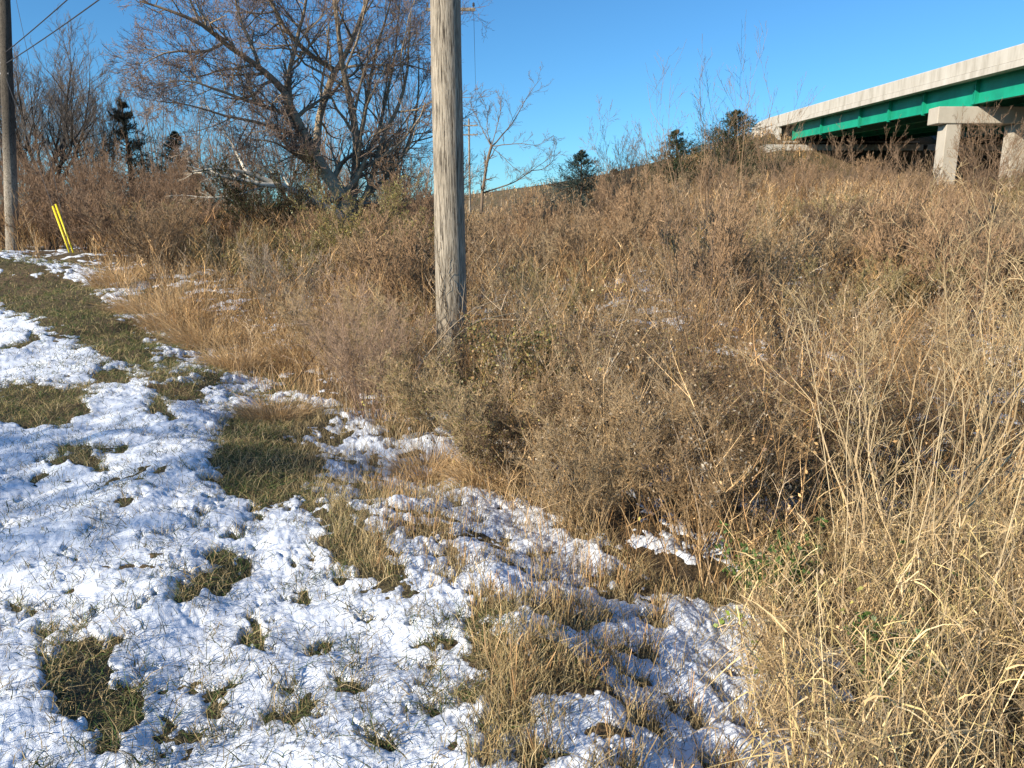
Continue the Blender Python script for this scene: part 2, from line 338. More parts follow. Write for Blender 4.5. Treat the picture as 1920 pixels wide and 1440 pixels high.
# ------------------------------------------------------------------ ground and snow
def polar(a, r):
    A, Rr = np.meshgrid(a, r); x = np.sin(A) * Rr; y = np.cos(A) * Rr
    nr, na = A.shape; i = np.arange(nr - 1)[:, None] * na + np.arange(na - 1)[None]
    Q = np.stack([i, i + 1, i + na + 1, i + na], -1).reshape(-1, 4)[:, ::-1]
    return x, y, Q
ang = np.concatenate([np.linspace(-pi, -.80, 50)[:-1], np.linspace(-.80, .80, 520), np.linspace(.80, pi, 50)[1:]])
rad = np.concatenate([[.02], np.geomspace(.5, 30, 430), np.geomspace(30.5, 400, 200), np.geomspace(420, 3500, 20)])
gx, gy, gQ = polar(ang, rad)
gz = terrain(gx, gy)
gd = np.hypot(gx, gy)
gz = gz + .012 * fbm(gx * 14, gy * 14, 2, 8) * sstep(18, 6, gd)
tag(mesh_np('ground', np.stack([gx, gy, gz], -1), gQ, M_ground, smooth=True), kind='structure')
def build_snow():
    a = np.linspace(-.76, .76, 1250); r = np.geomspace(1.3, 34, 1050)
    x, y, Q = polar(a, r); z = terrain(x, y)
    s = snow_cover(x, y, z)
    f = sstep(26, 9, np.hypot(x, y))
    px_, py_, d_ = proj(x, y, z)
    thick = np.clip((s - .5) * 2.6, -1.2, 1)
    cover = np.tanh(thick * 2.2)
    lump = .012 * fbm(x * 3.6, y * 3.6, 2, 51) + .005 * fbm(x * 15, y * 15, 2, 61) + .0022 * fbm(x * 45, y * 45, 2, 71)
    und = .035 * fbm(x * 1.6, y * 1.6, 2, 91)
    rough = sstep(-1.6, -.3, edge_m(px_, py_, d_))
    lump = lump * (1 + 1.1 * rough)
    # soft tracks pressed into the verge
    zz = z + .020 * cover + (lump + .5 * und) * (.35 + .65 * f) * (cover > -1) + .004
    keep = (cover > -.75).ravel()[Q].any(1)
    V = np.stack([x, y, zz], -1).reshape(-1, 3); Q = Q[keep]
    used = np.zeros(len(V), bool); used[Q.ravel()] = True; mp = np.cumsum(used) - 1
    tag(mesh_np('snow', V[used], mp[Q], M_snow, smooth=True), 'thin patchy snow lying on the mown verge and between the weeds', 'snow', kind='stuff')
build_snow()

# ------------------------------------------------------------------ scattered growth
def scatter(n, rng, r0, r1, a0=-.70, a1=.72, p=0.):
    """polar scatter, area density ~ r^(p-1)"""
    u = rng.rand(n)
    r = (r0 ** (p + 1) + u * (r1 ** (p + 1) - r0 ** (p + 1))) ** (1 / (p + 1)); a = rng.uniform(a0, a1, n)
    x = np.sin(a) * r; y = np.cos(a) * r; z = terrain(x, y); px, py, d = proj(x, y, z)
    return x, y, z, px, py, d, edge_m(px, py, d)
def pal(rng, n, cols, jit=.18):
    c = np.array(cols)[rng.randint(0, len(cols), n)]
    return c * (1 + jit * rng.randn(n, 1)).clip(.4, 1.6)
TAN = [(0.64, 0.433, 0.227), (0.56, 0.369, 0.185), (0.74, 0.525, 0.295), (0.5, 0.314, 0.152), (0.6, 0.424, 0.244)]
BROWN = [(0.312, 0.186, 0.085), (0.412, 0.254, 0.119), (0.238, 0.138, 0.065), (0.524, 0.328, 0.153), (0.374, 0.244, 0.119)]
RUST = [(0.287, 0.156, 0.068), (0.347, 0.197, 0.084), (0.228, 0.133, 0.064), (0.407, 0.254, 0.112)]
GREY = [(0.333, 0.258, 0.177), (0.424, 0.322, 0.215), (0.273, 0.202, 0.138)]
OLIVE = [(0.275, 0.242, 0.072), (0.347, 0.291, 0.09), (0.204, 0.194, 0.063), (0.428, 0.339, 0.108)]
DARKG = [(.04, .075, .02), (.06, .095, .03), (.09, .11, .03), (.05, .06, .025)]
GREEN = [(.08, .14, .045), (.12, .17, .055), (.19, .19, .08), (.07, .085, .04), (.27, .23, .12), (.20, .15, .085)]
STRAW = [(0.54, 0.412, 0.212), (0.46, 0.343, 0.17), (0.36, 0.265, 0.136), (0.62, 0.49, 0.281)]

def tilt(rng, n, s):
    D = np.stack([s * rng.randn(n), s * rng.randn(n), np.ones(n)], 1); return norm(D)
def wmin(W, d, k=.00048): return np.maximum(W, k * d)

def verge_grass():
    rng = RS(101); acc = Acc()
    # short living grass and stubble on the verge and in the bare spots
    x, y, z, px, py, d, e = scatter(900000, rng, 1.6, 26, -.74, .45, -.35)
    s = snow_cover(x, y, z); n = fbm(x * 2.5, y * 2.5, 2, 131)
    bare = sstep(.74, .40, s)
    clump = sstep(.05, .5, fbm(x * 5.5, y * 5.5, 2, 171))
    pr = bare * (.70 - .38 * sstep(-1.2, -.5, e) * (px > 560)) + (1 - bare) * (.05 + .20 * clump)
    far = sstep(6, 14, y)
    pr = pr * (1 - .55 * far)
    keep = (e < .5) & (rng.rand(len(x)) < pr) & ~(((((px - 175) / 55) ** 2 + ((py - 1310) / 90) ** 2) < 1) & (rng.rand(len(x)) < .55))
    x, y, z, px, py, d, e, bare, n, clump = [v[keep] for v in (x, y, z, px, py, d, e, bare, n, clump)]
    N = len(x); edge = sstep(-1.4, -.25, e) * sstep(500, 640, px)
    dead = rng.rand(N) < np.clip(.34 + .75 * edge + .3 * n, .1, .92)
    dead[(px < 420) & (py < 700)] &= rng.rand(((px < 420) & (py < 700)).sum()) < .6
    L = np.where(bare > .5, rng.uniform(.035, .12, N), rng.uniform(.035, .095, N)) * np.where(dead & (edge > .3), 1.25, 1.)
    mud = (((px - 170) / 75) ** 2 + ((py - 1300) / 110) ** 2) < 1
    L = np.where(mud, L * .55, L)
    L = np.where((py < 700), L * 1.2, L)
    c = pal(rng, N, GREEN); c[dead] = pal(rng, dead.sum(), STRAW)
    D = tilt(rng, N, np.where(dead, .28, .55)); bend = np.stack([.6 * rng.randn(N), .6 * rng.randn(N), -.75 * rng.rand(N)], 1) * np.where(dead & (edge > .3), .5, 1)[:, None]
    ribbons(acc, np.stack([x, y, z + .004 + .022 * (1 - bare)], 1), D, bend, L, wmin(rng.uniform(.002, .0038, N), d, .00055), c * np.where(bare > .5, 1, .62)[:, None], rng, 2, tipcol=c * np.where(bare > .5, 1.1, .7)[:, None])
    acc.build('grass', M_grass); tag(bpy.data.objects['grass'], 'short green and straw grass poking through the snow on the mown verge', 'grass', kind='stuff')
def stubble():
    rng = RS(111); acc = Acc()
    x, y, z, px, py, d, e = scatter(150000, rng, 1.7, 9, -.2, .42, -.3)
    s = snow_cover(x, y, z); clump = fbm(x * 4.5, y * 4.5, 2, 191)
    pr = sstep(-1.35, -.45, e) * sstep(520, 680, px) * sstep(.60, .2, s - .34 * clump) * .17
    tus = .8 * np.exp(-(((px - 530) / 125) ** 2 + ((py - 860) / 95) ** 2) ** 2)
    pr = np.maximum(pr, .55 * tus)
    keep = (e < .3) & (rng.rand(len(x)) < pr)
    x, y, z, px, py, d = [v[keep] for v in (x, y, z, px, py, d)]; N = len(x)
    L = rng.uniform(.06, .17, N); c = pal(rng, N, STRAW + TAN + [(.30, .2, .1)])
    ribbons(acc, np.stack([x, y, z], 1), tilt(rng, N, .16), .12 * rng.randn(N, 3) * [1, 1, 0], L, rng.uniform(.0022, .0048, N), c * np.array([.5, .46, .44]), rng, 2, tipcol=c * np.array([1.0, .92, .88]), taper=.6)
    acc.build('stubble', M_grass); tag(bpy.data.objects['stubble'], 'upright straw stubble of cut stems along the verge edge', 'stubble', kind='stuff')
verge_grass(); stubble()

def tall_grass():
    rng = RS(121); acc = Acc()
    # general dead grass through the rank growth
    x, y, z, px, py, d, e = scatter(330000, rng, 1.9, 75, -.72, .74, -.25)
    n = fbm(x * .55, y * .55, 3, 211)
    pale = np.exp(-(((px - 640) / 240) ** 2 + ((py - 700) / 90) ** 2)) + .9 * np.exp(-(((px - 300) / 120) ** 2 + ((py - 600) / 60) ** 2))
    pr = np.clip(.14 + .40 * n + .85 * pale, .02, 1) * (1 - .75 * sstep(9, 20, y) * (px > 500))
    keep = (e > 0) & (rng.rand(len(x)) < pr) & ~((px > 1400) & (py > 1050)) & ~on_road(x, y) & ~((np.abs(px - 122) < 42) & (y > 13.5) & (y < 18.6))
    x, y, z, px, py, d, e = [v[keep] for v in (x, y, z, px, py, d, e)]; N = len(x)
    H = (.30 + .42 * sstep(0, 1.2, e)) * rng.uniform(.5, 1.25, N)
    c = pal(rng, N, TAN + BROWN[:3]) * (1 - .15 * sstep(25, 60, d))[:, None]
    bend = np.stack([.35 * rng.randn(N), .35 * rng.randn(N), -.25 * rng.rand(N)], 1)
    ribbons(acc, np.stack([x, y, z], 1), tilt(rng, N, .22), bend, H, wmin(rng.uniform(.002, .0055, N), d, .00055), c, rng, 3)
    acc.build('dead_grass', M_grass); tag(bpy.data.objects['dead_grass'], 'knee high dead tan grass growing through the weeds of the bank', 'dead grass', kind='stuff')
    # broad golden grass, bottom right
    acc = Acc(); rng = RS(131)
    n = 25000
    x = rng.uniform(.55, 4.2, n); y = rng.uniform(1.55, 5.2, n); z = terrain(x, y); px, py, d = proj(x, y, z)
    cl = fbm(x * 3.0, y * 3.0, 2, 231)
    pr = sstep(1380, 1480, px + 70 * cl) * (.10 + 1.15 * np.clip(cl + .25, 0, 1)) * sstep(5.2, 3.2, y)
    keep = rng.rand(n) < pr
    x, y, z, d, px = [v[keep] for v in (x, y, z, d, px)]; N = len(x)
    H = rng.uniform(.25, .80, N) * (.65 + .35 * sstep(1450, 1600, px))
    c = pal(rng, N, [(.74, .54, .29), (.82, .63, .37), (.60, .42, .22), (.46, .32, .17), (.72, .56, .26), (.24, .16, .09), (.36, .28, .18)], .22)
    D = tilt(rng, N, .15); D0 = D
    bend = np.stack([.22 * rng.randn(N), .22 * rng.randn(N), -.18 * rng.rand(N)], 1)
    B = np.stack([x, y, z], 1)
    ribbons(acc, B, D, bend, H, rng.uniform(.0018, .0042, N), c, rng, 4, taper=.4)
    # drooping side leaves
    k = 6
    idx = np.repeat(np.arange(N), k); t = rng.uniform(.2, .95, N * k)
    P = B[idx] + D[idx] * (H[idx] * t)[:, None] + bend[idx] * (H[idx] * t * t)[:, None]
    a = rng.rand(N * k) * 2 * pi; h = np.stack([np.cos(a), np.sin(a), np.zeros(N * k)], 1)
    DD = norm(h * .5 + np.array([0, 0, 1.]) * rng.uniform(-.9, 1.1, (N * k, 1))); 
    ribbons(acc, P, DD, h * .25 + np.stack([np.zeros(N * k)] * 2 + [-rng.uniform(.1, 1.2, N * k)], 1), rng.uniform(.05, .17, N * k), rng.uniform(.002, .0068, N * k) * rng.uniform(.6, 1.2, N * k), c[idx] * rng.uniform(.7, 1.3, (N * k, 1)), rng, 3, taper=.08)
    acc.build('golden_grass', M_grass); tag(bpy.data.objects['golden_grass'], 'dense golden dead grass with broad drooping leaves in the near right corner', 'dead grass', kind='stuff')
tall_grass()

def forbs(name, label, cat, N0, seed, r0, r1, colf, hfun, prf, nb=8, nl=10, leafc=None, p=0., lsize=(.010, .026), tr=(.22, 1.)):
    rng = RS(seed); acc = Acc()
    x, y, z, px, py, d, e = scatter(N0, rng, r0, r1, -.72, .74, p)
    keep = (e > .03) & (rng.rand(N0) < prf(x, y, px, py, e)) & ~on_road(x, y)
    # nothing grows in front of the lens, nor inside the pier
    keep &= ~((np.abs(px - 122) < 42) & (y > 13.5) & (y < 18.6))
    keep &= ~((y < 82) & (y > 20) & (x > 30.5)) & ~((x > 26.4) & (np.abs(y - 50) < 1.2))
    x, y, z, px, py, d, e = [v[keep] for v in (x, y, z, px, py, d, e)]; N = len(x)
    H = hfun(x, y, e, rng, px, py); D = tilt(rng, N, .13); bend = np.stack([.16 * rng.randn(N), .16 * rng.randn(N), -.04 * rng.rand(N)], 1)
    c = colf(rng, x, y, px, py); B = np.stack([x, y, z], 1)
    ribbons(acc, B, D, bend, H, wmin(rng.uniform(.003, .006, N), d, .00046), c * rng.uniform(.6, 1.5, (N, 1)), rng, 3, taper=.35)
    idx = np.repeat(np.arange(N), nb); M = N * nb
    t = rng.uniform(tr[0], tr[1], M); P = B[idx] + D[idx] * (H[idx] * t)[:, None] + bend[idx] * (H[idx] * t * t)[:, None]
    a = rng.rand(M) * 2 * pi; h = np.stack([np.cos(a), np.sin(a), np.zeros(M)], 1)
    DD = norm(D[idx] + h * rng.uniform(.4, 1.5, (M, 1)))
    Lb = H[idx] * rng.uniform(.08, .36, M) * (1.3 - .6 * t)
    ribbons(acc, P, DD, np.stack([.15 * rng.randn(M), .15 * rng.randn(M), .25 * rng.rand(M)], 1), Lb, wmin(rng.uniform(.0014, .003, M), d[idx], .00044), c[idx] * rng.uniform(.45, 1.75, (M, 1)), rng, 2)
    j = rng.randint(0, M, N * nl); tt = rng.uniform(.2, 1.05, len(j))
    Pl = P[j] + DD[j] * (Lb[j] * tt)[:, None]
    lc = leafc(rng, Pl, px[idx[j]], py[idx[j]]) if leafc else c[idx[j]] * rng.uniform(.6, 1.5, (len(j), 1))
    leaves(acc, Pl, np.maximum(rng.uniform(lsize[0], lsize[1], len(j)), .00125 * d[idx[j]]), lc, rng)
    acc.build(name, M_stem); tag(bpy.data.objects[name], label, cat, kind='stuff')
def cf(rng, x, y, px, py):
    N = len(x); n = fbm(x * .35, y * .35, 3, 301)
    c = pal(rng, N, BROWN + GREY + TAN[:1]); m = rng.rand(N) < sstep(0, .5, n); c[m] = pal(rng, m.sum(), RUST)
    g = rng.rand(N) < sstep(.0, .6, fbm(x * .5, y * .5, 2, 333)) * .8; c[g] = pal(rng, g.sum(), GREY)
    l = (px < 500) & (py < 520) & (rng.rand(N) < .6); c[l] = pal(rng, l.sum(), RUST)
    return c * np.exp(.36 * rng.randn(N) + .5 * fbm(x * 1.7, y * 1.7, 2, 811))[:, None].clip(.3, 2.0)
def lcf(rng, P, px, py):
    N = len(P); c = pal(rng, N, BROWN + GREY[:2] + TAN[:1] + TAN[3:4] + [(.10, .07, .045), (.07, .05, .035), (.15, .10, .07)], .4)
    dk = rng.rand(N) < .8 * sstep(.22, .5, fbm(P[:, 0] * 1.6, P[:, 1] * 1.6, 2, 733)); c[dk] = pal(rng, dk.sum(), [(.06, .045, .035), (.09, .065, .045), (.045, .04, .03), (.13, .10, .06)])
    zone = sstep(.1, .5, fbm(P[:, 0] * .6, P[:, 1] * .6, 2, 355)) * .45
    zone += .7 * np.exp(-(((px - 640) / 130) ** 2 + ((py - 500) / 60) ** 2)) + .6 * np.exp(-(((px - 980) / 110) ** 2 + ((py - 790) / 90) ** 2)) + .5 * np.exp(-(((px - 1620) / 140) ** 2 + ((py - 620) / 90) ** 2))
    o = rng.rand(N) < zone; c[o] = pal(rng, o.sum(), OLIVE)
    return c * np.exp(.7 * fbm(P[:, 0] * 1.7, P[:, 1] * 1.7, 2, 811))[:, None].clip(.35, 1.9)
def hf(x, y, e, rng, px, py):
    N = len(x); h = .56 + .58 * sstep(0, .9, e) + .18 * fbm(x * .7, y * .7, 2, 377)
    h = h * (1 - .62 * np.exp(-((px - 845) / 85) ** 2) * (y < 8.4))
    h = h * (1 - .35 * sstep(30, 60, y)); return h * rng.uniform(.55, 1.2, N)
def prf(x, y, px, py, e):
    p = np.clip(.62 + .75 * fbm(x * .9, y * .9, 3, 399), .06, 1)
    p = p * (1 - .9 * sstep(1430, 1500, px) * sstep(1000, 1100, py))
    return p
forbs('weeds', 'dense waist high brown weeds covering the bank up to the bridge', 'weeds', 56000, 141, 2.2, 105, cf, hf, prf, 11, 14, lcf)
def hf2(x, y, e, rng, px, py): return (.75 + .45 * sstep(.5, 3, e)) * rng.uniform(.6, 1.15, len(x)) * (1 - .25 * sstep(30, 60, y))
def prf2(x, y, px, py, e): return sstep(.0, .45, fbm(x * .6, y * .6, 2, 577)) * sstep(.3, 1.2, e) * (1 - sstep(1400, 1480, px) * sstep(960, 1050, py))
forbs('brushwood', 'taller clumps of dark twiggy brushwood among the weeds', 'brush', 17000, 151, 3.4, 95, lambda rng, x, y, px, py: pal(rng, len(x), BROWN + RUST + [(.14, .10, .07)]), hf2, prf2, 20, 26, lambda rng, P, px, py: pal(rng, len(P), BROWN + [(.12, .075, .05), (.42, .32, .2), (.17, .15, .07)], .3), p=.0)
forbs('far_weeds', 'brown growth on the distant side of the highway embankment', 'weeds', 30000, 161, 75, 330, cf, lambda x, y, e, rng, px, py: rng.uniform(.7, 1.6, len(x)), lambda x, y, px, py, e: np.full(len(x), .95), 4, 4, lcf, p=-.3)

# ------------------------------------------------------------------ box / bar helpers for built things
class MB:
    def __init__(s): s.v = []; s.f = []
    def hexa(s, c):
        n = len(s.v); s.v += [tuple(map(float, p)) for p in c]
        s.f += [tuple(n + i for i in q) for q in ((0, 3, 2, 1), (4, 5, 6, 7), (0, 1, 5, 4), (1, 2, 6, 5), (2, 3, 7, 6), (3, 0, 4, 7))]
    def box(s, x0, x1, y0, y1, z0, z1): s.hexa([(x0, y0, z0), (x1, y0, z0), (x1, y1, z0), (x0, y1, z0), (x0, y0, z1), (x1, y0, z1), (x1, y1, z1), (x0, y1, z1)])
    def sweep(s, prof, ys, fz, fx=lambda y: 0):
        """profile [(x,z)] swept along y, shifted by fx(y), fz(y)"""
        n = len(s.v); m = len(prof)
        for y in ys: s.v += [(float(px + fx(y)), float(y), float(pz + fz(y))) for px, pz in prof]
        for k in range(len(ys) - 1):
            for i in range(m): j = (i + 1) % m; s.f.append((n + k * m + i, n + k * m + j, n + (k + 1) * m + j, n + (k + 1) * m + i))
        s.f.append(tuple(n + i for i in range(m))[::-1]); s.f.append(tuple(n + (len(ys) - 1) * m + i for i in range(m)))
    def tube(s, pts, r, sides=8):
        pts = [mathutils.Vector(tuple(map(float, p))) for p in pts]; rr = r if hasattr(r, '__len__') else [r] * len(pts); n = len(s.v)
        for k, p in enumerate(pts):
            a = pts[max(k - 1, 0)]; b = pts[min(k + 1, len(pts) - 1)]; T = (b - a).normalized()
            ref = mathutils.Vector((1, 0, 0)) if abs(T.z) > .9 else mathutils.Vector((0, 0, 1)); A = T.cross(ref).normalized(); B = T.cross(A)
            for q in range(sides): an = q / sides * 2 * pi; s.v.append(tuple(p + (A * cos(an) + B * sin(an)) * rr[k]))
        for k in range(len(pts) - 1):
            for q in range(sides): q2 = (q + 1) % sides; s.f.append((n + k * sides + q, n + k * sides + q2, n + (k + 1) * sides + q2, n + (k + 1) * sides + q))
        s.f.append(tuple(n + q for q in range(sides))); s.f.append(tuple(n + (len(pts) - 1) * sides + q for q in range(sides))[::-1])
    def build(s, name, m, parent=None, bevel=0, smooth=False):
        me = bpy.data.meshes.new(name); me.from_pydata(s.v, [], s.f)
        import bmesh
        bm = bmesh.new(); bm.from_mesh(me); bmesh.ops.recalc_face_normals(bm, faces=bm.faces); bm.to_mesh(me); bm.free()
        if smooth:
            for p in me.polygons: p.use_smooth = len(p.vertices) == 4
        o = link(name, me, m, parent)
        if bevel:
            b = o.modifiers.new('bevel', 'BEVEL'); b.width = bevel; b.segments = 2; b.limit_method = 'ANGLE'
        return o

# ------------------------------------------------------------------ highway overpass
def bz(y): return 11.10 + .036 * (y - 43) - .00008 * max(0, y - 70) ** 2          # top of parapet
def build_bridge():
    X0 = 28.0; root = empty('overpass', (X0, 60, 8), 'concrete highway overpass with green steel girders at the top of the slope', 'bridge')
    ys = [6 + i * 2.0 for i in range(39)] + [83.4]
    def pp(a): return [(X0 + x, z) for x, z in a]
    # outer face battered a little, rounded top, drip groove between parapet and slab edge
    par = MB(); par.sweep(pp([(0.03, -.80), (0, -.06), (.05, 0), (.24, 0), (.30, -.08), (.34, -.55), (.44, -.80)]), ys, bz); par.build('parapet', M_conc, root)
    ed = MB(); ed.sweep(pp([(-.03, -1.20), (-.03, -.84), (.05, -.805), (1.35, -.805), (1.35, -1.08), (.25, -1.20)]), ys, bz); ed.build('slab_edge', M_conc, root)
    dk = MB(); dk.sweep(pp([(1.352, -1.08), (1.352, -.86), (13.6, -.86), (13.6, -1.08)]), ys, bz); dk.build('deck', M_concd, root)
    p2 = MB(); p2.sweep(pp([(13.7, -1.2), (13.602, -.83), (14.5, -.80), (14.62, 0), (14.9, 0), (14.95, -1.2)]), ys, bz); p2.build('far_parapet', M_conc, root)
    gys = [6 + i * 2.0 for i in range(38)] + [80.9]
    for i, gx_ in enumerate([1.15, 4.1, 7.05, 10.0, 12.9]):
        g = MB()
        g.sweep(pp([(gx_ - .2, -2.56), (gx_ - .2, -2.51), (gx_ + .2, -2.51), (gx_ + .2, -2.56)]), gys, bz)
        g.sweep(pp([(gx_ - .012, -2.508), (gx_ - .012, -1.13), (gx_ + .012, -1.13), (gx_ + .012, -2.508)]), gys, bz)
        g.sweep(pp([(gx_ - .16, -1.128), (gx_ - .16, -1.085), (gx_ + .16, -1.085), (gx_ + .16, -1.128)]), gys, bz)
        go = g.build('girder', M_green, root)
        if i == 0:
            for y in [11, 17.5, 24, 30.5, 37, 43.5, 49.4, 55.5, 60.5, 65.5, 73.5, 80.6]:
                s = MB(); z = bz(y); s.box(X0 + gx_ - .27, X0 + gx_ - .015, y - .045, y + .045, z - (2.505 if i else 2.66) + (.16 if abs(y - 49.4) < 1 else 0), z - 1.13)
                s.box(X0 + gx_ - .15, X0 + gx_ - .10, y + .35, y + .39, z - 2.3, z - 1.3); s.box(X0 + gx_ - .15, X0 + gx_ - .10, y - .028, y + .35, z - 1.34, z - 1.29)
                s.build('stiffener', M_green, go)
    for y in [20, 35, 57, 66, 75]:
        d = MB(); z = bz(y)
        for a, b in ((1.2, 4.05), (4.15, 7), (7.1, 9.95), (10.05, 12.85)): d.box(X0 + a, X0 + b, y - .05, y + .05, z - 2.2, z - 1.5)
        d.build('cross_frame', M_dark, root)
    # piers
    for yp in (50, 16.5):
        zc = bz(yp) - 2.56 - .16; g0 = tz(33, yp) - .6
        xs = -1.25
        cap = MB(); zt = zc; zb = zc - 1.02
        c = [(X0 + xs, yp - .6, zb), (X0 + 14.4, yp - .6, zb), (X0 + 14.4, yp + .6, zb), (X0 + xs, yp + .6, zb), (X0 + xs, yp - .6, zt), (X0 + 14.4, yp - .6, zt), (X0 + 14.4, yp + .6, zt), (X0 + xs, yp + .6, zt)]
        cap.hexa(c); cap.build('pier_cap', M_concd, root, .05)
        for gx_ in [1.15, 4.1, 7.05, 10.0, 12.9]:
            b = MB(); b.box(X0 + gx_ - .25, X0 + gx_ + .25, yp - .25, yp + .25, zc + .003, zc + .156); b.build('bearing', M_green, root)
        for xc in (-.1, 4.2, 8.5, 12.8):
            b = MB(); b.box(X0 + xc - .48, X0 + xc + .48, yp - .5, yp + .5, 3.0 if yp > 40 else g0, zb - .002); b.build('pier_column', M_concd, root, .04)
        b = MB(); b.box(X0 - .9, X0 + 13.8, yp - .62, yp + .62, g0 - .3, 3.0 - .003 if yp > 40 else g0 + .9); b.build('crash_wall', M_concd, root, .04)
    # abutment: end wall, seat ledge, wing wall
    zt = bz(84)
    b = MB(); b.box(X0 + .35, X0 + 14.6, 81.6, 83.38, 7.8, bz(83) - 2.75); b.build('abutment_seat', M_concd, root, .03)
    b = MB(); b.box(X0 + .02, X0 + .34, 82.4, 90.5, 8.4, zt - .9); b.box(X0 + .34, X0 + 14.6, 83.42, 84.0, 8.4, zt - .9); b.build('wing_wall', M_conc, root)
    b = MB(); b.box(X0 - 2.2, X0 + 14, 79.6, 81.58, 7.2, 9.25); b.build('slope_ledge', M_conc, root, .05)
    b = MB(); b.sweep(pp([(0.03, -.86), (0, -.06), (.05, 0), (.24, 0), (.30, -.08), (.44, -.86)]), [83.45, 86, 89, 91.5], lambda y: bz(y) - max(0, y - 88) * .12); b.build('end_parapet', M_conc, root)
build_bridge()
def copy_tree(o, parent=None):
    c = o.copy(); C.objects.link(c); c.parent = parent
    if parent is not None: c.matrix_parent_inverse = o.matrix_parent_inverse.copy()
    for ch in list(o.children): copy_tree(ch, c)
    return c
tw_ = copy_tree(bpy.data.objects['overpass']); tw_.location.x += 16.6; tw_['label'] = 'second overpass in deep shade seen through the piers behind the first one'
forbs('seed_heads', 'pale grey fluffy seed heads standing up through the brown weeds', 'weeds', 9000, 171, 3, 70, lambda rng, x, y, px, py: pal(rng, len(x), GREY + TAN[:2]), lambda x, y, e, rng, px, py: (.7 + .35 * sstep(.2, 2, e)) * rng.uniform(.8, 1.2, len(x)), lambda x, y, px, py, e: sstep(-.1, .5, fbm(x * .8, y * .8, 2, 677)) * (px > 700) * sstep(.1, .8, e) * (1 - sstep(1400, 1480, px) * sstep(960, 1050, py)), 10, 22, lambda rng, P, px, py: pal(rng, len(P), [(.38, .32, .25), (.32, .26, .18), (.44, .38, .30), (.26, .20, .13)], .2), tr=(.78, 1.))
def build_guardrail():
    a = np.array([(28.3, 92.2), (28.2, 98), (28.0, 105), (27.5, 112), (27, 118)]); P = resample(np.column_stack([a, np.zeros(5)]), 30)
    P[:, 2] = terrain(P[:, 0], P[:, 1], False)
    root = empty('guardrail', P[0], 'grey steel guardrail on the embankment crest beyond the bridge end', 'guardrail')
    for k in range(0, 29):
        b = MB(); x, y, z = P[k]; b.box(x - .08, x + .08, y - .1, y + .1, z - .3, z + .84); b.build('post', M_galv, root)
    r = MB()
    for k in range(len(P) - 1):
        x, y, z = P[k]; x2, y2, z2 = P[k + 1]; z += .55; z2 += .55
        r.hexa([(x - .16, y, z), (x - .1, y, z), (x2 - .1, y2, z2), (x2 - .16, y2, z2), (x - .16, y, z + .3), (x - .1, y, z + .3), (x2 - .1, y2, z2 + .3), (x2 - .16, y2, z2 + .3)])
    r.build('rail', M_galv, root)
build_guardrail()
def build_road():
    V = []; pts = resample(ROAD, 90); pts = pts[pts[:, 1] > 84.2]
    for i, p in enumerate(pts):
        T = pts[min(i + 1, len(pts) - 1)] - pts[max(i - 1, 0)]; n = np.array([T[1], -T[0], 0]); n /= np.linalg.norm(n)
        for s in (-6.2, 6.2): q = p + n * s; V.append((q[0], q[1], tz(q[0], q[1]) + .12))
    Q = np.array([[2 * i, 2 * i + 1, 2 * i + 3, 2 * i + 2] for i in range(len(pts) - 1)])
    tag(mesh_np('road', np.array(V), Q, M_asph), kind='structure')
build_road()

# ------------------------------------------------------------------ utility poles and wires
def pole_mesh(base, top, r0, r1, seed, n=40, sides=40):
    rng = RS(seed); V = []; base = np.array(base, float); top = np.array(top, float)
    T = norm(top - base); A = norm(np.cross(T, [0, 1, 0])); B = np.cross(T, A)
    for k in range(n):
        t = k / (n - 1); r = r0 + (r1 - r0) * t
        for q in range(sides):
            a = q / sides * 2 * pi; dr = .006 * noise(q * .9, k * .25, seed) + .004 * noise(q * 2.3, k * .12, seed + 1)
            V.append(base + (top - base) * t + (A * cos(a) + B * sin(a)) * (r + dr * (r0 / .165)))
    Q = [[k * sides + q, k * sides + (q + 1) % sides, (k + 1) * sides + (q + 1) % sides, (k + 1) * sides + q] for k in range(n - 1) for q in range(sides)]
    return np.array(V), np.array(Q)[:, ::-1]
def utility_pole(name, base, top, r0, r1, label, seed, parts=()):
    root = empty(name, base, label, 'utility pole')
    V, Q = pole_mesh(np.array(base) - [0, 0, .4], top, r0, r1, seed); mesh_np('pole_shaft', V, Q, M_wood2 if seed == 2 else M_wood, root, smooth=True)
    return root
b0 = ground(849, 8.2); t0 = at(843, -520, 7.6); t0 = np.array((b0[0] - .02, b0[1] + .02, 9.6))
mp_ = utility_pole('utility_pole', b0, t0, .170, .135, 'thick weathered grey wooden pole standing in the weeds in the middle foreground', 1)
tg = MB(); q = at(837, 520, 8.02); tg.box(q[0] - .012, q[0] + .012, q[1] - .012, q[1] + .01, q[2] - .014, q[2] + .014); tg.build('marker_tag', M_galv, mp_)
for h, dx in ((6.7, 0), (6.0, 0)):
    b = MB(); b.tube([(b0[0] - .23, b0[1] - .02, h), (b0[0] + .2, b0[1], h)], .012); b.build('bolt', M_galv, mp_)
b1 = ground(21, 19.0); t1 = at(-2, -300, 18.2)
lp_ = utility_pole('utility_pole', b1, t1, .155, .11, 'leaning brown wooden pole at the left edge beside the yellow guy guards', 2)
for k in range(3):
    b = MB(); q = at(8 + 3 * (k == 2), 100 + 20 * k, 18.55); b.tube([q + [-.14, -.1, 0], q + [.14, -.1, 0]], .03, 8); b.build('clamp', M_galv, lp_)
b2 = np.array((at(845, 19, 35)[0], 38.0, tz(-2.9, 38))); p2 = utility_pole('utility_pole', b2, (b2[0], b2[1], 12.2), .16, .12, 'pole with a crossarm and insulator hidden behind the big grey pole', 3)
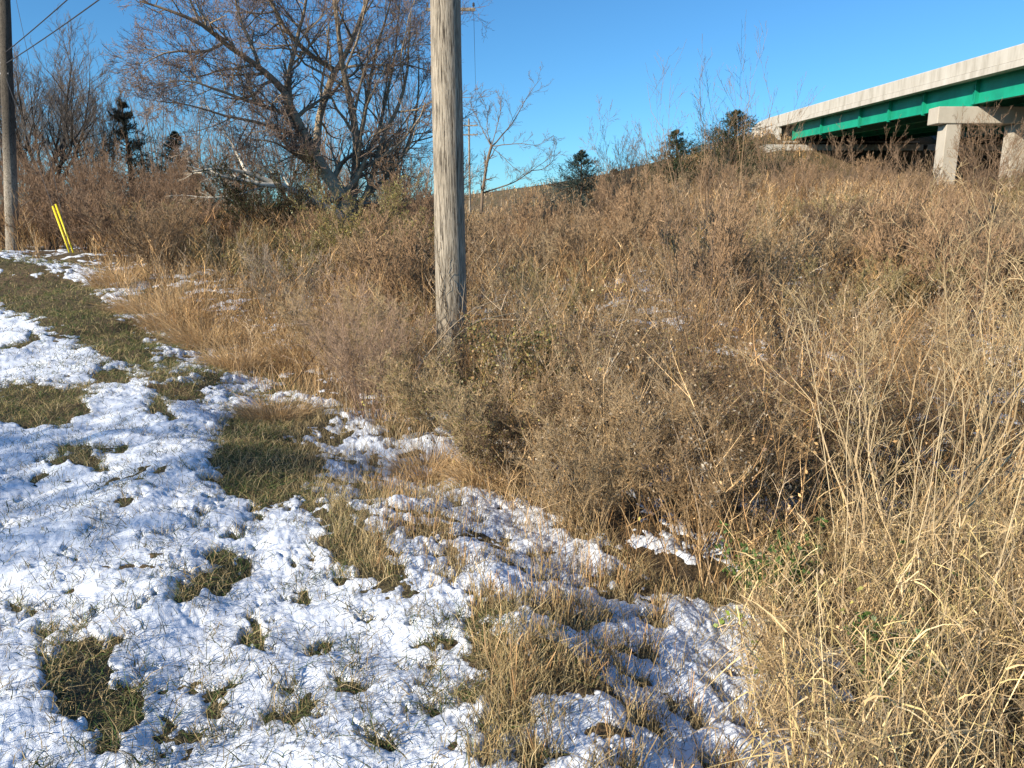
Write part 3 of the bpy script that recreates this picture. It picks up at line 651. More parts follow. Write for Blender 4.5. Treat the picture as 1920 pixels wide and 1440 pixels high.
def crossarm(root, c, half, yo=-.18, ins=True, s=1.0):
    a = MB(); x, y, z = c; a.box(x - half, x + half, y + yo - .05 * s, y + yo + .05 * s, z - .07 * s, z + .07 * s); a.build('crossarm', M_wood, root, .01)
    br = MB(); br.tube([(x - half * .55, y + yo - .06, z - .05), (x, y + yo - .06, z - .65)], .018); br.tube([(x + half * .55, y + yo - .06, z - .05), (x, y + yo - .06, z - .65)], .018); br.build('brace', M_galv, root)
    for sx_ in (-.93, -.45, .93) if ins else (-.93, .93):
        i = MB(); i.tube([(x + sx_ * half, y + yo, z + .07), (x + sx_ * half, y + yo, z + .13), (x + sx_ * half, y + yo, z + .15), (x + sx_ * half, y + yo, z + .2), (x + sx_ * half, y + yo, z + .24), (x + sx_ * half, y + yo, z + .3)], [.02 * s, .025 * s, .07 * s, .045 * s, .065 * s, .03 * s], 10); i.build('insulator', M_wire, root)
ca = at(845, 19, 35); crossarm(p2, (b2[0], b2[1], ca[2]), 1.16)
b3t = at(879, 222, 110); b3 = np.array((b3t[0], 116.0, tz(b3t[0], 116)))
p3 = utility_pole('utility_pole', b3, (b3[0], b3[1], b3t[2]), .17, .13, 'small distant pole with two crossarms right of the big grey pole', 4)
for pyy in (235, 252): q = at(879, pyy, 110); crossarm(p3, (b3[0], b3[1], q[2]), 1.3, ins=pyy < 240, s=1.4)
def wire(name, a, b, sag, r, label, cat='wire', n=24, group=None):
    a = np.array(a, float); b = np.array(b, float); m = MB(); t = np.linspace(0, 1, n)
    P = [a + (b - a) * k - np.array([0, 0, 4 * sag * k * (1 - k)]) for k in t]; m.tube(P, r, 5)
    return tag(m.build(name, M_wire, smooth=True), label, cat, group)
xw = b2[0] + 1.16 * .93; q3 = at(892, 228, 110)
wire('overhead_wire', (xw, b2[1] - .18, ca[2] + .26), (b3[0] + 1.2, b3[1] - .2, q3[2]), 1.5, .011, 'thin wire dropping from the right insulator behind the big pole', group=None)
wire('overhead_wire', (b2[0] + .15, b2[1], ca[2] - 1.2), (b3[0] - .1, b3[1] - .2, q3[2] - 1.2), 2.0, .009, 'thin wire close along the right side of the big grey pole')
wire('overhead_wire', at(8, 100, 18.5), (b0[0] - .2, b0[1], 6.7), .12, .012, 'upper of the two black wires crossing the sky at top left')
wire('overhead_wire', at(8, 121, 18.5), (b0[0] - .2, b0[1], 6.0), .12, .012, 'lower of the two black wires crossing the sky at top left')
anc = ground(134, 17.0, .10)
def guy(px, py, d, label):
    m = MB(); p = at(px, py, d); m.tube([anc, p], .0055, 5); return tag(m.build('guy_wire', M_dark), label, 'guy wire')
gA = at(4, 127, 18.5); gB = at(-6, -170, 18.3)
guy(4, 127, 18.5, 'lower guy wire running through the left yellow guard to the leaning pole'); guy(-6, -170, 18.3, 'upper guy wire rising right of the yellow guards to the leaning pole')
for i, (g, lab) in enumerate(((gA, 'left of the two yellow guy guards beside the leaning pole'), (gB, 'right of the two yellow guy guards beside the leaning pole'))):
    m = MB(); u = norm(gA - anc); o = np.array([.085 * i, 0, 0.]); m.tube([anc + u * .1 + o, anc + u * (.75) + o, anc + u * (1.45 + .06 * i) + o], [.02, .024, .024], 8)
    tag(m.build('guy_guard', M_yel, smooth=True), lab, 'guy guard')

# ------------------------------------------------------------------ bare trees
def barkc(rng, n, base, j=.15): return np.array(base) * (1 + j * rng.randn(n, 1)).clip(.5, 1.5)
def grow_tree(name, label, cat, base, limbs, spec, bark, twig, seed, group=None, trunk_n=1, K0=12, rmin=.004, fill=()):
    """limbs: list of (polyline (n,3), r0, r1). spec: list of (nch,t0,t1,ang,lr,K,gn,up,rr,lmin)"""
    rng = RS(seed); root = empty(name, base, label, cat, group)
    tr = Acc(); P = np.stack([resample(l[0], K0) for l in limbs]); Rr = np.stack([np.linspace(l[1], l[2], K0) for l in limbs])
    P[:, 1:-1] += .012 * rng.randn(*P[:, 1:-1].shape) * np.minimum(1, Rr[:, 1:-1, None] / .05)
    tubes(tr, P[:trunk_n], Rr[:trunk_n], barkc(rng, trunk_n, bark), 10); tr.build('trunk', M_bark, root, smooth=True)
    cr = Acc()
    if len(P) > trunk_n: tubes(cr, P[trunk_n:], Rr[trunk_n:], barkc(rng, len(P) - trunk_n, bark), 8)
    tw = Acc(); n = len(spec)
    for i, sp_ in enumerate(spec):
        nch, t0_, t1_, an, lr, K, gn, up, rr, lmin = sp_[:10]
        P, Rr = sprout(P, Rr, nch, t0_, t1_, an, lr, K, gn, up, rr, rng, rmin=rmin, lmin=lmin, lmax=sp_[10] if len(sp_) > 10 else 1e9)
        f = i / max(1, n - 1); c = np.array(bark) * (1 - f) + np.array(twig) * f
        tubes(cr if i < n - 1 else tw, P, Rr, barkc(rng, len(P), c, .22), 5 if i == 0 else 3)
    if cr.n: cr.build("limbs", M_bark, root, smooth=True)
    if tw.n: tw.build('twigs', M_bark, root)
    return root
def px3(pts, d): return np.array([at(a, b, d + (c[0] if c else 0)) for a, b, *c in pts])
# the big spreading tree
D0 = 20.5
def L3(pts): return np.array([at(p[0], p[1], D0 + (p[2] if len(p) > 2 else 0)) for p in pts])
tb = ground(650, 21.4)
limbs = [
 (L3([(652, 440, 0), (648, 395), (640, 360), (612, 325), (592, 300), (580, 264, -.2), (545, 217, -.5), (534, 173, -.7)]), .22, .12),
 (L3([(534, 173, -.7), (510, 145, -1.1), (487, 126, -1.4), (450, 100, -1.7), (415, 83, -2), (379, 40, -2.4), (325, 22, -2.8), (262, 2, -3)]), .10, .02),
 (L3([(592, 300), (596, 255, .4), (596, 217, .7), (606, 163, 1), (628, 130, 1.1), (655, 95, 1.3), (680, 40, 1.4), (700, -40, 1.6), (720, -140, 1.8)]), .12, .03),
 (L3([(628, 132, 1.1), (590, 110, .6), (560, 88, .2), (540, 60, 0), (516, 29, -.3), (500, -20, -.5), (480, -100, -.6)]), .085, .02),
 (L3([(534, 173, -.7), (545, 130, -.4), (560, 60, -.2), (575, 0, 0), (585, -90, .2)]), .07, .02),
 (L3([(596, 300), (570, 292, -.6), (548, 289, -.9), (535, 276, -1.3), (505, 262, -1.8), (470, 262, -2.2)]), .06, .012),
 (L3([(545, 217, -.5), (515, 205, -1.2), (470, 190, -1.8), (420, 175, -2.4), (370, 150, -2.8), (318, 152, -3)]), .07, .012),
 (L3([(578, 264, -.2), (540, 250, -1), (480, 225, -1.6), (420, 220, -2.2), (350, 190, -2.8), (300, 190, -3)]), .06, .01),
 (L3([(652, 440, .2), (662, 361, .5), (672, 300, .6), (676, 253, .5), (660, 205, .3), (645, 165, 0), (640, 100, -.2), (630, 20, -.4), (615, -80, -.5)]), .15, .03),
 (L3([(676, 253, .5), (690, 180, .8), (700, 110, 1), (720, 50, 1.2), (740, -30, 1.4)]), .07, .015),
 (L3([(658, 420, .6), (700, 350, .9), (705, 260, 1), (728, 235, 1.1), (748, 217, 1.1), (765, 150, 1.2), (768, 90, 1.3), (770, 20, 1.5)]), .10, .015),
 (L3([(705, 262, 1), (720, 200, 1.6), (735, 140, 1.8), (745, 60, 2), (750, 0, 2.1)]), .06, .012),
 (L3([(672, 380, .8), (730, 330, 1.5), (770, 270, 1.8), (782, 215, 1.9), (785, 150, 2), (786, 100, 2.1)]), .08, .012),
 (L3([(487, 126, -1.4), (470, 80, -1.5), (450, 40, -1.5), (440, -10, -1.6), (420, -80, -1.6)]), .05, .012),
 (L3([(415, 83, -2), (385, 100, -2.2), (345, 95, -2.5), (300, 100, -2.9), (270, 120, -3)]), .04, .01),
]
spec = [(13, .10, 1, R(48), .55, 8, .13, .12, .5, .7, 2.9), (8, .1, 1, R(42), .62, 6, .15, .10, .55, .4, 1.6), (5, .08, 1, R(38), .62, 5, .16, .08, .65, .25, .95), (4, .1, 1, R(36), .65, 4, .18, .1, .8, .14, .55)]
grow_tree('bare_tree', 'large spreading leafless tree with a twisting trunk left of the big pole', 'tree', tb, limbs, spec, (.31, .24, .165), (.27, .19, .15), 5, trunk_n=1, rmin=.0042)
# pale fallen limb under it
fb = at(640, 405, 20)
limbs = [(L3([(640, 408, -.2), (610, 385, -.6), (578, 372, -1), (552, 360, -1.2), (534, 347, -1.4), (487, 336, -1.7), (460, 322, -1.9), (437, 310, -2.1), (397, 318, -2.4), (360, 322, -2.6)]), .12, .018),
 (L3([(534, 349, -1.4), (500, 348, -1.8), (470, 340, -2), (433, 332, -2.2), (410, 333, -2.4), (390, 325, -2.6), (350, 310, -2.8)]), .075, .014),
 (L3([(462, 322, -1.9), (452, 305, -1.8), (444, 285, -1.8), (430, 262, -1.8), (415, 235, -1.9), (395, 205, -2), (380, 190, -2)]), .04, .01),
 (L3([(578, 372, -1), (560, 395, -1.3), (545, 408, -1.4), (520, 420, -1.5)]), .02, .006),
 (L3([(500, 348, -1.7), (450, 365, -2), (400, 372, -2.4), (340, 365, -2.6)]), .025, .006)]
grow_tree('fallen_limb', 'pale bark stripped fallen limb reaching left from the big tree base', 'tree limb', fb, limbs, [(7, .3, 1, R(40), .35, 6, .12, .02, .5, .3, 1.6), (5, .2, 1, R(38), .5, 5, .15, .04, .6, .15, .8), (4, .1, 1, R(38), .5, 4, .2, .04, .7, .1)], (.74, .66, .54), (.42, .31, .21), 6, rmin=.004)

def vase_tree(name, label, px, d, ytop, halfw, seed, bark, twig, nst=7, r=.12, dens=1., lean=0, rmin=.005, group=None, low=.25, cat='tree', fork=None, z0=-.1):
    b = ground(px, d * .99); rng = RS(seed); top = at(px, ytop, d)[2]; H = top - b[2]; S = halfw * d / F
    zf = fork if fork is not None else .12
    limbs = [(np.array([b + [0, 0, z0], b + [lean * .02 * H, .05, H * zf * .6], b + [lean * .05 * H, 0, H * zf]]), r, r * .8)]
    f = b + [lean * .05 * H, 0, H * zf]
    for i in range(nst):
        a = 2 * pi * i / nst + rng.rand() * .8; sp_ = rng.uniform(.35, 1.) * S; h = H * rng.uniform(.78, 1.0) * (1 - .25 * (sp_ / S) ** 2)
        e = np.array([b[0] + cos(a) * sp_ + lean * .2 * H, b[1] + sin(a) * sp_ * .8, b[2] + h])
        s0 = b + [0, 0, rng.uniform(.4, 1) * H * zf]
        m = s0 + (e - s0) * .4 + np.array([cos(a), sin(a) * .8, 0]) * sp_ * rng.uniform(.1, .3) + rng.randn(3) * .05 * S
        limbs.append((np.array([s0, s0 + (m - s0) * .4 + rng.randn(3) * .02 * S, m, m + (e - m) * .5 + rng.randn(3) * .05 * S, e]), r * rng.uniform(.45, .7), rmin * 1.3))
    n1 = max(3, int(13 * dens)); n2 = max(3, int(8 * dens)); n3 = max(2, int(6 * dens))
    sp2 = [(n1, low, 1, R(36), .44, 7, .09, .30, .5, .5), (n2, .1, 1, R(34), .58, 6, .10, .25, .55, .3), (n3, .1, 1, R(32), .62, 5, .12, .22, .7, .2)]
    return grow_tree(name, label, cat, b, limbs, sp2, bark, twig, seed, group=group, rmin=rmin)
GB = (.13, .11, .09); GT = (.20, .165, .14)
vase_tree('bare_tree', 'tall grey bare tree just right of the leaning pole', 92, 36, 66, 160, 21, (.07, .06, .05), GT, 13, .16, 1., rmin=.006, group=None, fork=.25)
vase_tree('bare_tree', 'rounded grey bare tree left of the small dark spruce', 178, 42, 138, 105, 22, GB, GT, 12, .12, 1., rmin=.007, fork=.15)
vase_tree('bare_tree', 'grey bare tree at the far left edge behind the leaning pole', 26, 44, 140, 80, 27, GB, (.22, .17, .14), 11, .12, .9, rmin=.007)
for i, (px, d, yt, hw, lab) in enumerate([
 (300, 55, 130, 60, 'hazy bare tree right of the small dark spruce'), (372, 60, 160, 55, 'bare tree with pale trunks behind the fallen limb tip'),
 (455, 58, 120, 60, 'bare tree seen through the left half of the big tree crown'), (540, 62, 140, 55, 'bare tree seen behind the twisting trunk of the big tree'),
 (740, 45, 130, 60, 'bare tree close behind the right side of the big tree'), (615, 52, 170, 55, 'bare tree behind the fork of the big tree')]):
    vase_tree('bare_tree', lab, px, d, yt, hw * 1.25, 40 + i, (.20, .165, .135), (.26, .20, .17), 9, .1, .62, rmin=.008, low=.1, group='bare trees behind the big tree')
# pollarded small tree right of the big pole
pb = ground(905, 30)
def P3(pts, d=29): return np.array([at(p[0], p[1], d + (p[2] if len(p) > 2 else 0)) for p in pts])
limbs = [(P3([(902, 400), (906, 350), (912, 310), (918, 280), (922, 272)]), .06, .055),
 (P3([(922, 275), (945, 250, .2), (968, 222, .3), (985, 185, .3), (1003, 160, .3), (1015, 146, .3)]), .03, .005), (P3([(922, 274), (950, 271, -.2), (985, 268, -.3), (1005, 276, -.3), (1030, 262, -.3)]), .02, .005),
 (P3([(920, 272), (905, 245), (895, 220), (880, 190)]), .02, .006), (P3([(920, 272), (912, 240, .2), (915, 210, .2), (905, 185, .2)]), .018, .006), (P3([(922, 272), (930, 245, -.2), (940, 205, -.2), (938, 180, -.3)]), .018, .005),
 (P3([(922, 276), (945, 295), (960, 312), (985, 330)]), .014, .005), (P3([(905, 362), (940, 350), (972, 340), (995, 320), (1012, 310), (1040, 290)]), .03, .006), (P3([(995, 320), (1020, 318), (1040, 300), (1038, 270)]), .016, .005)]
grow_tree('pollard_tree', 'small bare pollarded tree with long side branches right of the big pole', 'tree', pb, limbs, [(9, .2, 1, R(42), .38, 5, .14, .2, .5, .25, 1.2), (6, .1, 1, R(38), .5, 4, .15, .15, .6, .15), (3, .1, 1, R(38), .6, 4, .15, .15, .7, .1)], (.20, .15, .11), (.26, .19, .14), 9, rmin=.0045)

# ------------------------------------------------------------------ conifers
def conifer(name, label, px, d, ytop, halfw, seed, cols, dens=1., droop=.0):
    b = ground(px, d * .99); rng = RS(seed); H = at(px, ytop, d)[2] - b[2]; S = halfw * d / F
    root = empty(name, b, label, 'evergreen'); tr = Acc()
    P = resample(np.array([b - [0, 0, .1], b + [.03 * H, 0, H * .5], b + [0, 0, H]]), 8)[None]; tubes(tr, P, np.linspace(.035 * H, .004 * H, 8)[None], np.array((.12, .08, .055)), 7); tr.build('trunk', M_bark, root, smooth=True)
    cr = Acc(); n = int(120 * dens); t = rng.rand(n) ** 1.35 * .97 + .02; a = rng.rand(n) * 2 * pi
    L = 1.5 * S * (1.02 - t) * rng.uniform(.55, 1.15, n); D = norm(np.stack([np.cos(a), np.sin(a), .25 + .5 * t + .15 * rng.randn(n) - droop], 1))
    K = 6; s = np.linspace(0, 1, K)[None, :, None]; B = b + np.stack([0 * t, 0 * t, t * H], 1)
    Pb = B[:, None] + D[:, None] * L[:, None, None] * s + np.array([0, 0, -.18])[None, None] * L[:, None, None] * s ** 2; tubes(cr, Pb, np.maximum(np.linspace(.012, .004, K)[None] * H / 3, .003) * np.ones((n, 1)), np.array((.10, .07, .05)), 3)
    P2, R2 = sprout(Pb, np.full(Pb.shape[:2], .008), 14, .1, 1, R(46), .5, 4, .08, .05, .6, rng, rmin=.003, lmin=.06); c2 = pal(rng, len(P2), cols, .2)
    m = 13; idx = np.repeat(np.arange(len(P2)), m); f = rng.rand(len(idx)) * 2.99; i = f.astype(int); fr = (f - i)[:, None]
    Pn = P2[idx, i] * (1 - fr) + P2[idx, i + 1] * fr; T = norm(P2[idx, i + 1] - P2[idx, i]); Dn = norm(T * .8 + rng.randn(len(idx), 3) * .55)
    ribbons(cr, Pn, Dn, np.zeros((len(idx), 3)), rng.uniform(.05, .12, len(idx)) * max(1, H / 4), np.maximum(.012, .0006 * d), c2[idx] * rng.uniform(.7, 1.3, (len(idx), 1)), rng, 1, taper=.2)
    cr.build('crown', M_needle, root)
DK = [(.05, .07, .04), (.07, .09, .045), (.10, .085, .05), (.035, .055, .035)]
conifer('spruce', 'dark spruce standing among the grey bare trees at left', 252, 40, 202, 88, 61, [(.085, .085, .06), (.10, .09, .065), (.06, .065, .045), (.13, .10, .07)], 1.1)
conifer('cedar', 'low dark evergreen between the spruce and the fallen limb', 345, 44, 258, 85, 62, DK + [(.12, .07, .05)], 1.2)
conifer('cedar', 'small blue green cedar at the foot of the embankment crest', 1086, 52, 289, 84, 63, [(.05, .08, .075), (.06, .10, .09), (.035, .055, .05), (.09, .10, .09)], 1.4)
conifer('cedar', 'lower and darker cedar left of the bridge end cedar', 1262, 66, 254, 85, 64, DK, 1.5)
conifer('cedar', 'dark cedar just left of the bridge end', 1370, 72, 222, 110, 65, DK + [(.045, .07, .035)], 2.)
conifer('cedar', 'dark cedar in shade below the guardrail crest', 1150, 62, 318, 40, 66, DK, .8)

# ------------------------------------------------------------------ shrubs and saplings
def shrub(name, label, px, Y, H, S, nst, seed, stem, twig, r=.012, spec=None, rmin=.0018, lf=None, nleaf=0, lsz=(.015, .03), group=None, cat='shrub', arch=.3, lean=(0, 0), base=None, hmin=.55):
    rng = RS(seed); b = ground(px, Y) if base is None else np.array(base, float); root = empty(name, b, label, cat, group)
    K = 9; a = rng.rand(nst) * 2 * pi; rad_ = rng.uniform(.02, .16, nst) * S
    B = b + np.stack([np.cos(a) * rad_, np.sin(a) * rad_, np.full(nst, -.03)], 1); h = rng.uniform(hmin, 1, nst) * H; sp_ = rng.uniform(.3, 1, nst) * S
    a = a + .5 * rng.randn(nst)
    E = B + np.stack([np.cos(a) * sp_ + lean[0], np.sin(a) * sp_ + lean[1], h], 1)
    t = np.linspace(0, 1, K)[None, :, None]; ctrl = B + (E - B) * .5; ctrl[:, 2] += arch * h * .5
    P = (1 - t) ** 2 * B[:, None] + 2 * t * (1 - t) * ctrl[:, None] + t * t * E[:, None]; P[:, 1:] += np.cumsum(rng.randn(nst, K - 1, 3), 1) * .012 * H
    Rr = np.linspace(1, .25, K)[None] * (r * rng.uniform(.6, 1.1, (nst, 1))); Rr = np.maximum(Rr, rmin)
    st = Acc(); tubes(st, P, Rr, barkc(rng, nst, stem, .2), 5); st.build('stems', M_bark, root, smooth=True)
    tw = Acc(); allP = []
    for (nch, t0_, t1_, an, lr, K2, gn, up, rr) in (spec or [(7, .2, 1, R(38), .4, 5, .1, .3, .5), (4, .15, 1, R(38), .5, 4, .12, .2, .6)]):
        P, Rr = sprout(P, Rr, nch, t0_, t1_, an, lr, K2, gn, up, rr, rng, rmin=rmin, lmin=.05); tubes(tw, P, Rr, barkc(rng, len(P), twig, .25), 3)
    if tw.n: tw.build("twigs", M_bark, root)
    if nleaf:
        i = rng.randint(0, len(P), nleaf); f = rng.rand(nleaf) * (P.shape[1] - 1.01); k = f.astype(int); fr = (f - k)[:, None]
        Q = P[i, k] * (1 - fr) + P[i, k + 1] * fr + rng.randn(nleaf, 3) * .012
        lv = Acc(); leaves(lv, Q, rng.uniform(lsz[0], lsz[1], nleaf), pal(rng, nleaf, lf, .2), rng, .7); lv.build('leaves', M_leaf, root)
    return root
RB = (.24, .155, .10); PB = (.40, .30, .20); TB = (.34, .23, .14)
S3 = [(9, .15, 1, R(36), .42, 5, .1, .3, .5), (6, .1, 1, R(36), .5, 4, .12, .2, .6), (4, .1, 1, R(36), .6, 3, .12, .15, .7)]
# red brown thicket at left: each shrub
for i, (px, Y, H, S, lab) in enumerate([
 (50, 23, 2.3, 1.5, 'red brown bare shrub directly behind the leaning pole'), (110, 25, 2.6, 1.6, 'red brown bare shrub behind the yellow guy guards'),
 (170, 24, 2.3, 1.5, 'red brown bare shrub just right of the yellow guy guards'), (228, 26, 2.7, 1.7, 'red brown bare shrub below the dark spruce'),
 (290, 24, 2.1, 1.6, 'red brown bare shrub left of the fallen limb tip'), (345, 25, 1.9, 1.6, 'red brown bare shrub under the tip of the fallen limb'),
 (405, 23, 1.45, 1.5, 'tan bare shrub below the middle of the fallen limb'), (140, 30, 3.2, 2, 'taller shrub behind the guy guards under the grey trees'),
 (260, 32, 3.3, 2, 'taller shrub hiding the foot of the dark spruce'), (30, 31, 3.3, 2, 'taller shrub at the left edge behind the leaning pole'),
 (730, 23, 2.6, 1.5, 'bushy shrub between the big tree trunk and the big pole'), (790, 20, 2.3, 1.2, 'bushy shrub close behind the left side of the big pole'),
 (90, 19.5, 1.5, 1.2, 'low rust brown shrub at the foot of the yellow guards'), (160, 18.5, 1.5, 1.2, 'low rust brown shrub nearest behind the snow patch at left'), (235, 17.5, 1.5, 1.2, 'low rust brown shrub behind the farthest pale tussock'),
 (310, 17.5, 1.35, 1.3, 'low rust brown shrub behind the pale tussocks'), (385, 18.0, 1.25, 1.3, 'low brown shrub left of the dark shaded bush'), (20, 20.5, 1.4, 1.2, 'low rust brown shrub at the foot of the leaning pole'),
 (480, 29, 3.5, 2, 'tall brown shrub behind the dark shaded bush'), (565, 30, 3.6, 2, 'tall brown shrub directly behind the big tree trunk'), (700, 27, 3.5, 1.9, 'tall brown shrub right of the big tree trunk'), (780, 26, 3.5, 1.8, 'tall brown shrub behind the big pole at left'),
 (400, 33, 3.2, 2, 'taller shrub behind the fallen limb'), (330, 34, 3.2, 2, 'taller shrub right of the spruce foot')]):
    shrub('thicket_shrub', lab, px, Y, H, S, 24, 200 + i, RB if i not in (6, 10, 11) else TB, (.27, .18, .12) if i not in (6, 10, 11) else (.30, .20, .13), .013, S3, rmin=.0045, group='bare shrubs of the left thicket')
# leafy bushes
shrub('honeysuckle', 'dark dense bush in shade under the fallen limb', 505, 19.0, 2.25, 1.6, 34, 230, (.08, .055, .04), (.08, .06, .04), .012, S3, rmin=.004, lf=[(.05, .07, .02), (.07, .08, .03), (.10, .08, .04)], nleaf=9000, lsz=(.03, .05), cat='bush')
for i, (px, Y, H, S, lab) in enumerate([
 (690, 16.5, 1.9, 1.3, 'yellow green leafy bush at the foot of the big tree trunk'), (610, 15.5, 1.05, 1.1, 'olive leafy bush in front of the dark shaded bush'),
 (765, 14.5, 1.5, 1.0, 'yellow green leafy bush touching the left side of the big pole'), (440, 15.5, .75, .9, 'low olive leafy bush left of the dark shaded bush'),
 (520, 14.0, .75, .9, 'low olive leafy bush amid tan grass below the dark shaded bush')]):
    shrub('leafy_bush', lab, px, Y, H, S, 22, 240 + i, (.28, .20, .12), (.28, .21, .12), .01, S3, rmin=.0035, lf=OLIVE + [(.38, .34, .09), (.24, .24, .07)], nleaf=6500, lsz=(.025, .045), cat='bush', group='olive leafy bushes before the big tree')
# saplings standing against the sky on the slope
S2 = [(8, .2, 1, R(30), .42, 5, .06, .35, .5), (5, .15, 1, R(32), .5, 4, .08, .25, .6), (2, .2, 1, R(32), .5, 3, .08, .2, .7)]
for i, (px, Y, H, S, n, lab) in enumerate([
 (1170, 30, 4.0, 1.3, 13, 'bare many stemmed sapling right of the blue green cedar'), (1225, 34, 4.2, 1.1, 7, 'thin bare sapling between the two darker cedars'),
 (1320, 11.0, 3.7, 1.0, 8, 'tall thin sapling rising above the cedars into the sky'), (1300, 7.4, 2.4, .6, 5, 'dark thin stemmed sapling in the middle of the brown weeds'),
 (1395, 14, 3.8, 1.1, 6, 'tall thin sapling just left of the bridge end'), (1520, 26, 3.0, 1.5, 8, 'bare shrub in front of the concrete ledge'),
 (1600, 27, 2.8, 1.4, 8, 'bare shrub below the green girder left of the pier'), (1460, 30, 2.6, 1.2, 8, 'bare shrub below the parapet end'),
 (1680, 24, 2.6, 1.2, 8, 'bare shrub left of the pier column foot'), (1845, 30, 3.3, 1.9, 16, 'bushy reddish shrub between the two pier columns'),
 (1750, 10.5, 2.9, 1.2, 6, 'arching thin sapling crossing in front of the pier column'), (1880, 9.5, 3.0, 1.1, 5, 'arching thin sapling crossing the pier cap at the right edge'),
 (1195, 18, 2.2, .7, 6, 'reddish thin stemmed sapling on the slope below the crest'), (905, 13, 1.8, .6, 5, 'thin orange brown sapling beside the right side of the big pole'),
 (1100, 26, 2.2, 1.3, 12, 'low dark bare shrub below the blue green cedar'), (1000, 27, 1.9, 1.3, 12, 'low bare shrub right of the pollarded tree foot')]):
    shrub('sapling' if n < 12 and 'shrub' not in lab else 'bare_shrub', lab, px, Y, H, S, n, 260 + i, TB if i not in (3, 14) else (.14, .10, .075), (.30, .20, .13), .013 if Y > 20 else .008, S2 if n < 12 else S3, rmin=max(.0016, .00014 * Y), group='saplings on the slope', cat='sapling' if 'sapling' in lab else 'shrub', arch=.35)
# near shrubs
SN = [(9, .2, 1, R(38), .40, 6, .08, .25, .5), (6, .15, 1, R(38), .5, 5, .1, .15, .6), (4, .1, 1, R(38), .55, 4, .12, .1, .7)]
SB = [(7, .25, 1, R(36), .45, 7, .07, .25, .5), (5, .2, 1, R(36), .5, 5, .1, .15, .6), (3, .1, 1, R(38), .5, 4, .12, .1, .7)]
shrub('bare_shrub', 'large pale branching shrub rising over the golden grass at right', 1655, 3.3, 1.8, .8, 11, 300, (.46, .34, .20), (.56, .42, .24), .010, SB, rmin=.0013, cat='shrub', lean=(.35, .3))
shrub('bare_shrub', 'pale branching shrub at the right edge above the fallen branch', 1830, 4.4, 2.0, .8, 10, 301, (.46, .34, .20), (.56, .42, .24), .011, SB, rmin=.0015, cat='shrub', lean=(.2, .1))
shrub('weed_shrub', 'fine twigged grey brown shrub right of the snow tongue', 1210, 4.6, 1.0, .65, 26, 302, (.42, .30, .18), (.45, .33, .20), .0045, SN, rmin=.0011, cat='shrub', lf=BROWN + TAN[:2], nleaf=2500, lsz=(.008, .018))
shrub('weed_shrub', 'brown leafed shrub thick with dry seed heads in the right middle', 1480, 5.2, 1.0, .7, 24, 303, (.28, .19, .12), (.30, .20, .13), .0045, SN, rmin=.0012, lf=BROWN + [(.13, .08, .05), (.38, .30, .14)], nleaf=5500, lsz=(.012, .024))
shrub('weed_shrub', 'pinkish many stemmed shrub left of the foot of the big pole', 690, 6.6, 1.35, .6, 24, 304, (.42, .28, .20), (.42, .29, .20), .005, SN, rmin=.0014, hmin=.4)
shrub('weed_shrub', 'grey weed shrub amid the tan grass left of the big pole', 545, 10.5, 1.2, .6, 16, 305, (.36, .29, .22), (.36, .29, .22), .004, SN, rmin=.0018)
shrub('leafy_bush', 'leafy dark green and yellow bush right of the foot of the big pole', 960, 6.3, .85, .55, 24, 306, (.26, .19, .12), (.28, .2, .12), .005, SN, rmin=.0014, lf=DARKG + OLIVE * 2 + BROWN, nleaf=9000, lsz=(.018, .036), cat='bush')
shrub('leafy_bush', 'brown leafed bush hiding the foot of the big pole', 850, 7.5, .34, .4, 18, 307, (.26, .18, .12), (.26, .18, .12), .004, SN, rmin=.0014, lf=BROWN + [(.09, .06, .05), (.12, .08, .07)] + OLIVE[:2], nleaf=4000, lsz=(.018, .036), cat='bush')
for i, (px, Y, H, lab) in enumerate([(1435, 6.6, 1.15, 'tall dark leafed seed stalk in the right middle of the weeds'), (1530, 6.4, .95, 'short dark leafed seed stalk right of the tall one'), (1270, 6.2, .9, 'dark leafed seed stalk behind the fine twigged shrub'), (1330, 6.0, .95, 'dark leafed seed stalk left of the tall one')]):
    shrub('seed_stalk', lab, px, Y, H, .16, 4, 310 + i, (.2, .14, .1), (.2, .14, .1), .005, [(9, .45, 1, R(35), .22, 4, .1, .1, .5), (3, .2, 1, R(35), .4, 3, .1, .1, .5)], rmin=.0015, lf=[(.045, .035, .03), (.07, .055, .045), (.035, .03, .028), (.10, .08, .06)], nleaf=420, lsz=(.02, .038), cat='weed', group='dark seed stalks among the weeds')
# vines with green leaves
def vine(label, pts, seed, n, lc):
    rng = RS(seed); root = empty('vine', ground(*pts[0][:2]), label, 'vine'); st = Acc()
    P = resample(np.array([ground(a, b, c) for a, b, c in pts]), 14); tubes(st, P[None], np.full((1, 14), .0022), np.array((.3, .24, .1)), 5); st.build('stem', M_bark, root)
    lv = Acc(); f = np.repeat(np.linspace(.3, 12.9, n // 2), 2); i = f.astype(int); Q = P[i] + (P[i + 1] - P[i]) * (f - i)[:, None] + rng.randn(len(f), 3) * .012
    leaves(lv, Q, rng.uniform(.022, .036, len(f)), pal(rng, len(f), lc, .15), rng, .75); lv.build('leaves', M_leaf, root)
vine('yellow green vine sprig arching over the snow in the lower right', [(1345, 3.05, .05), (1370, 2.95, .16), (1395, 2.8, .2), (1415, 2.65, .13), (1425, 2.6, .05)], 1, 26, [(.30, .40, .06), (.38, .46, .10), (.24, .34, .06)])
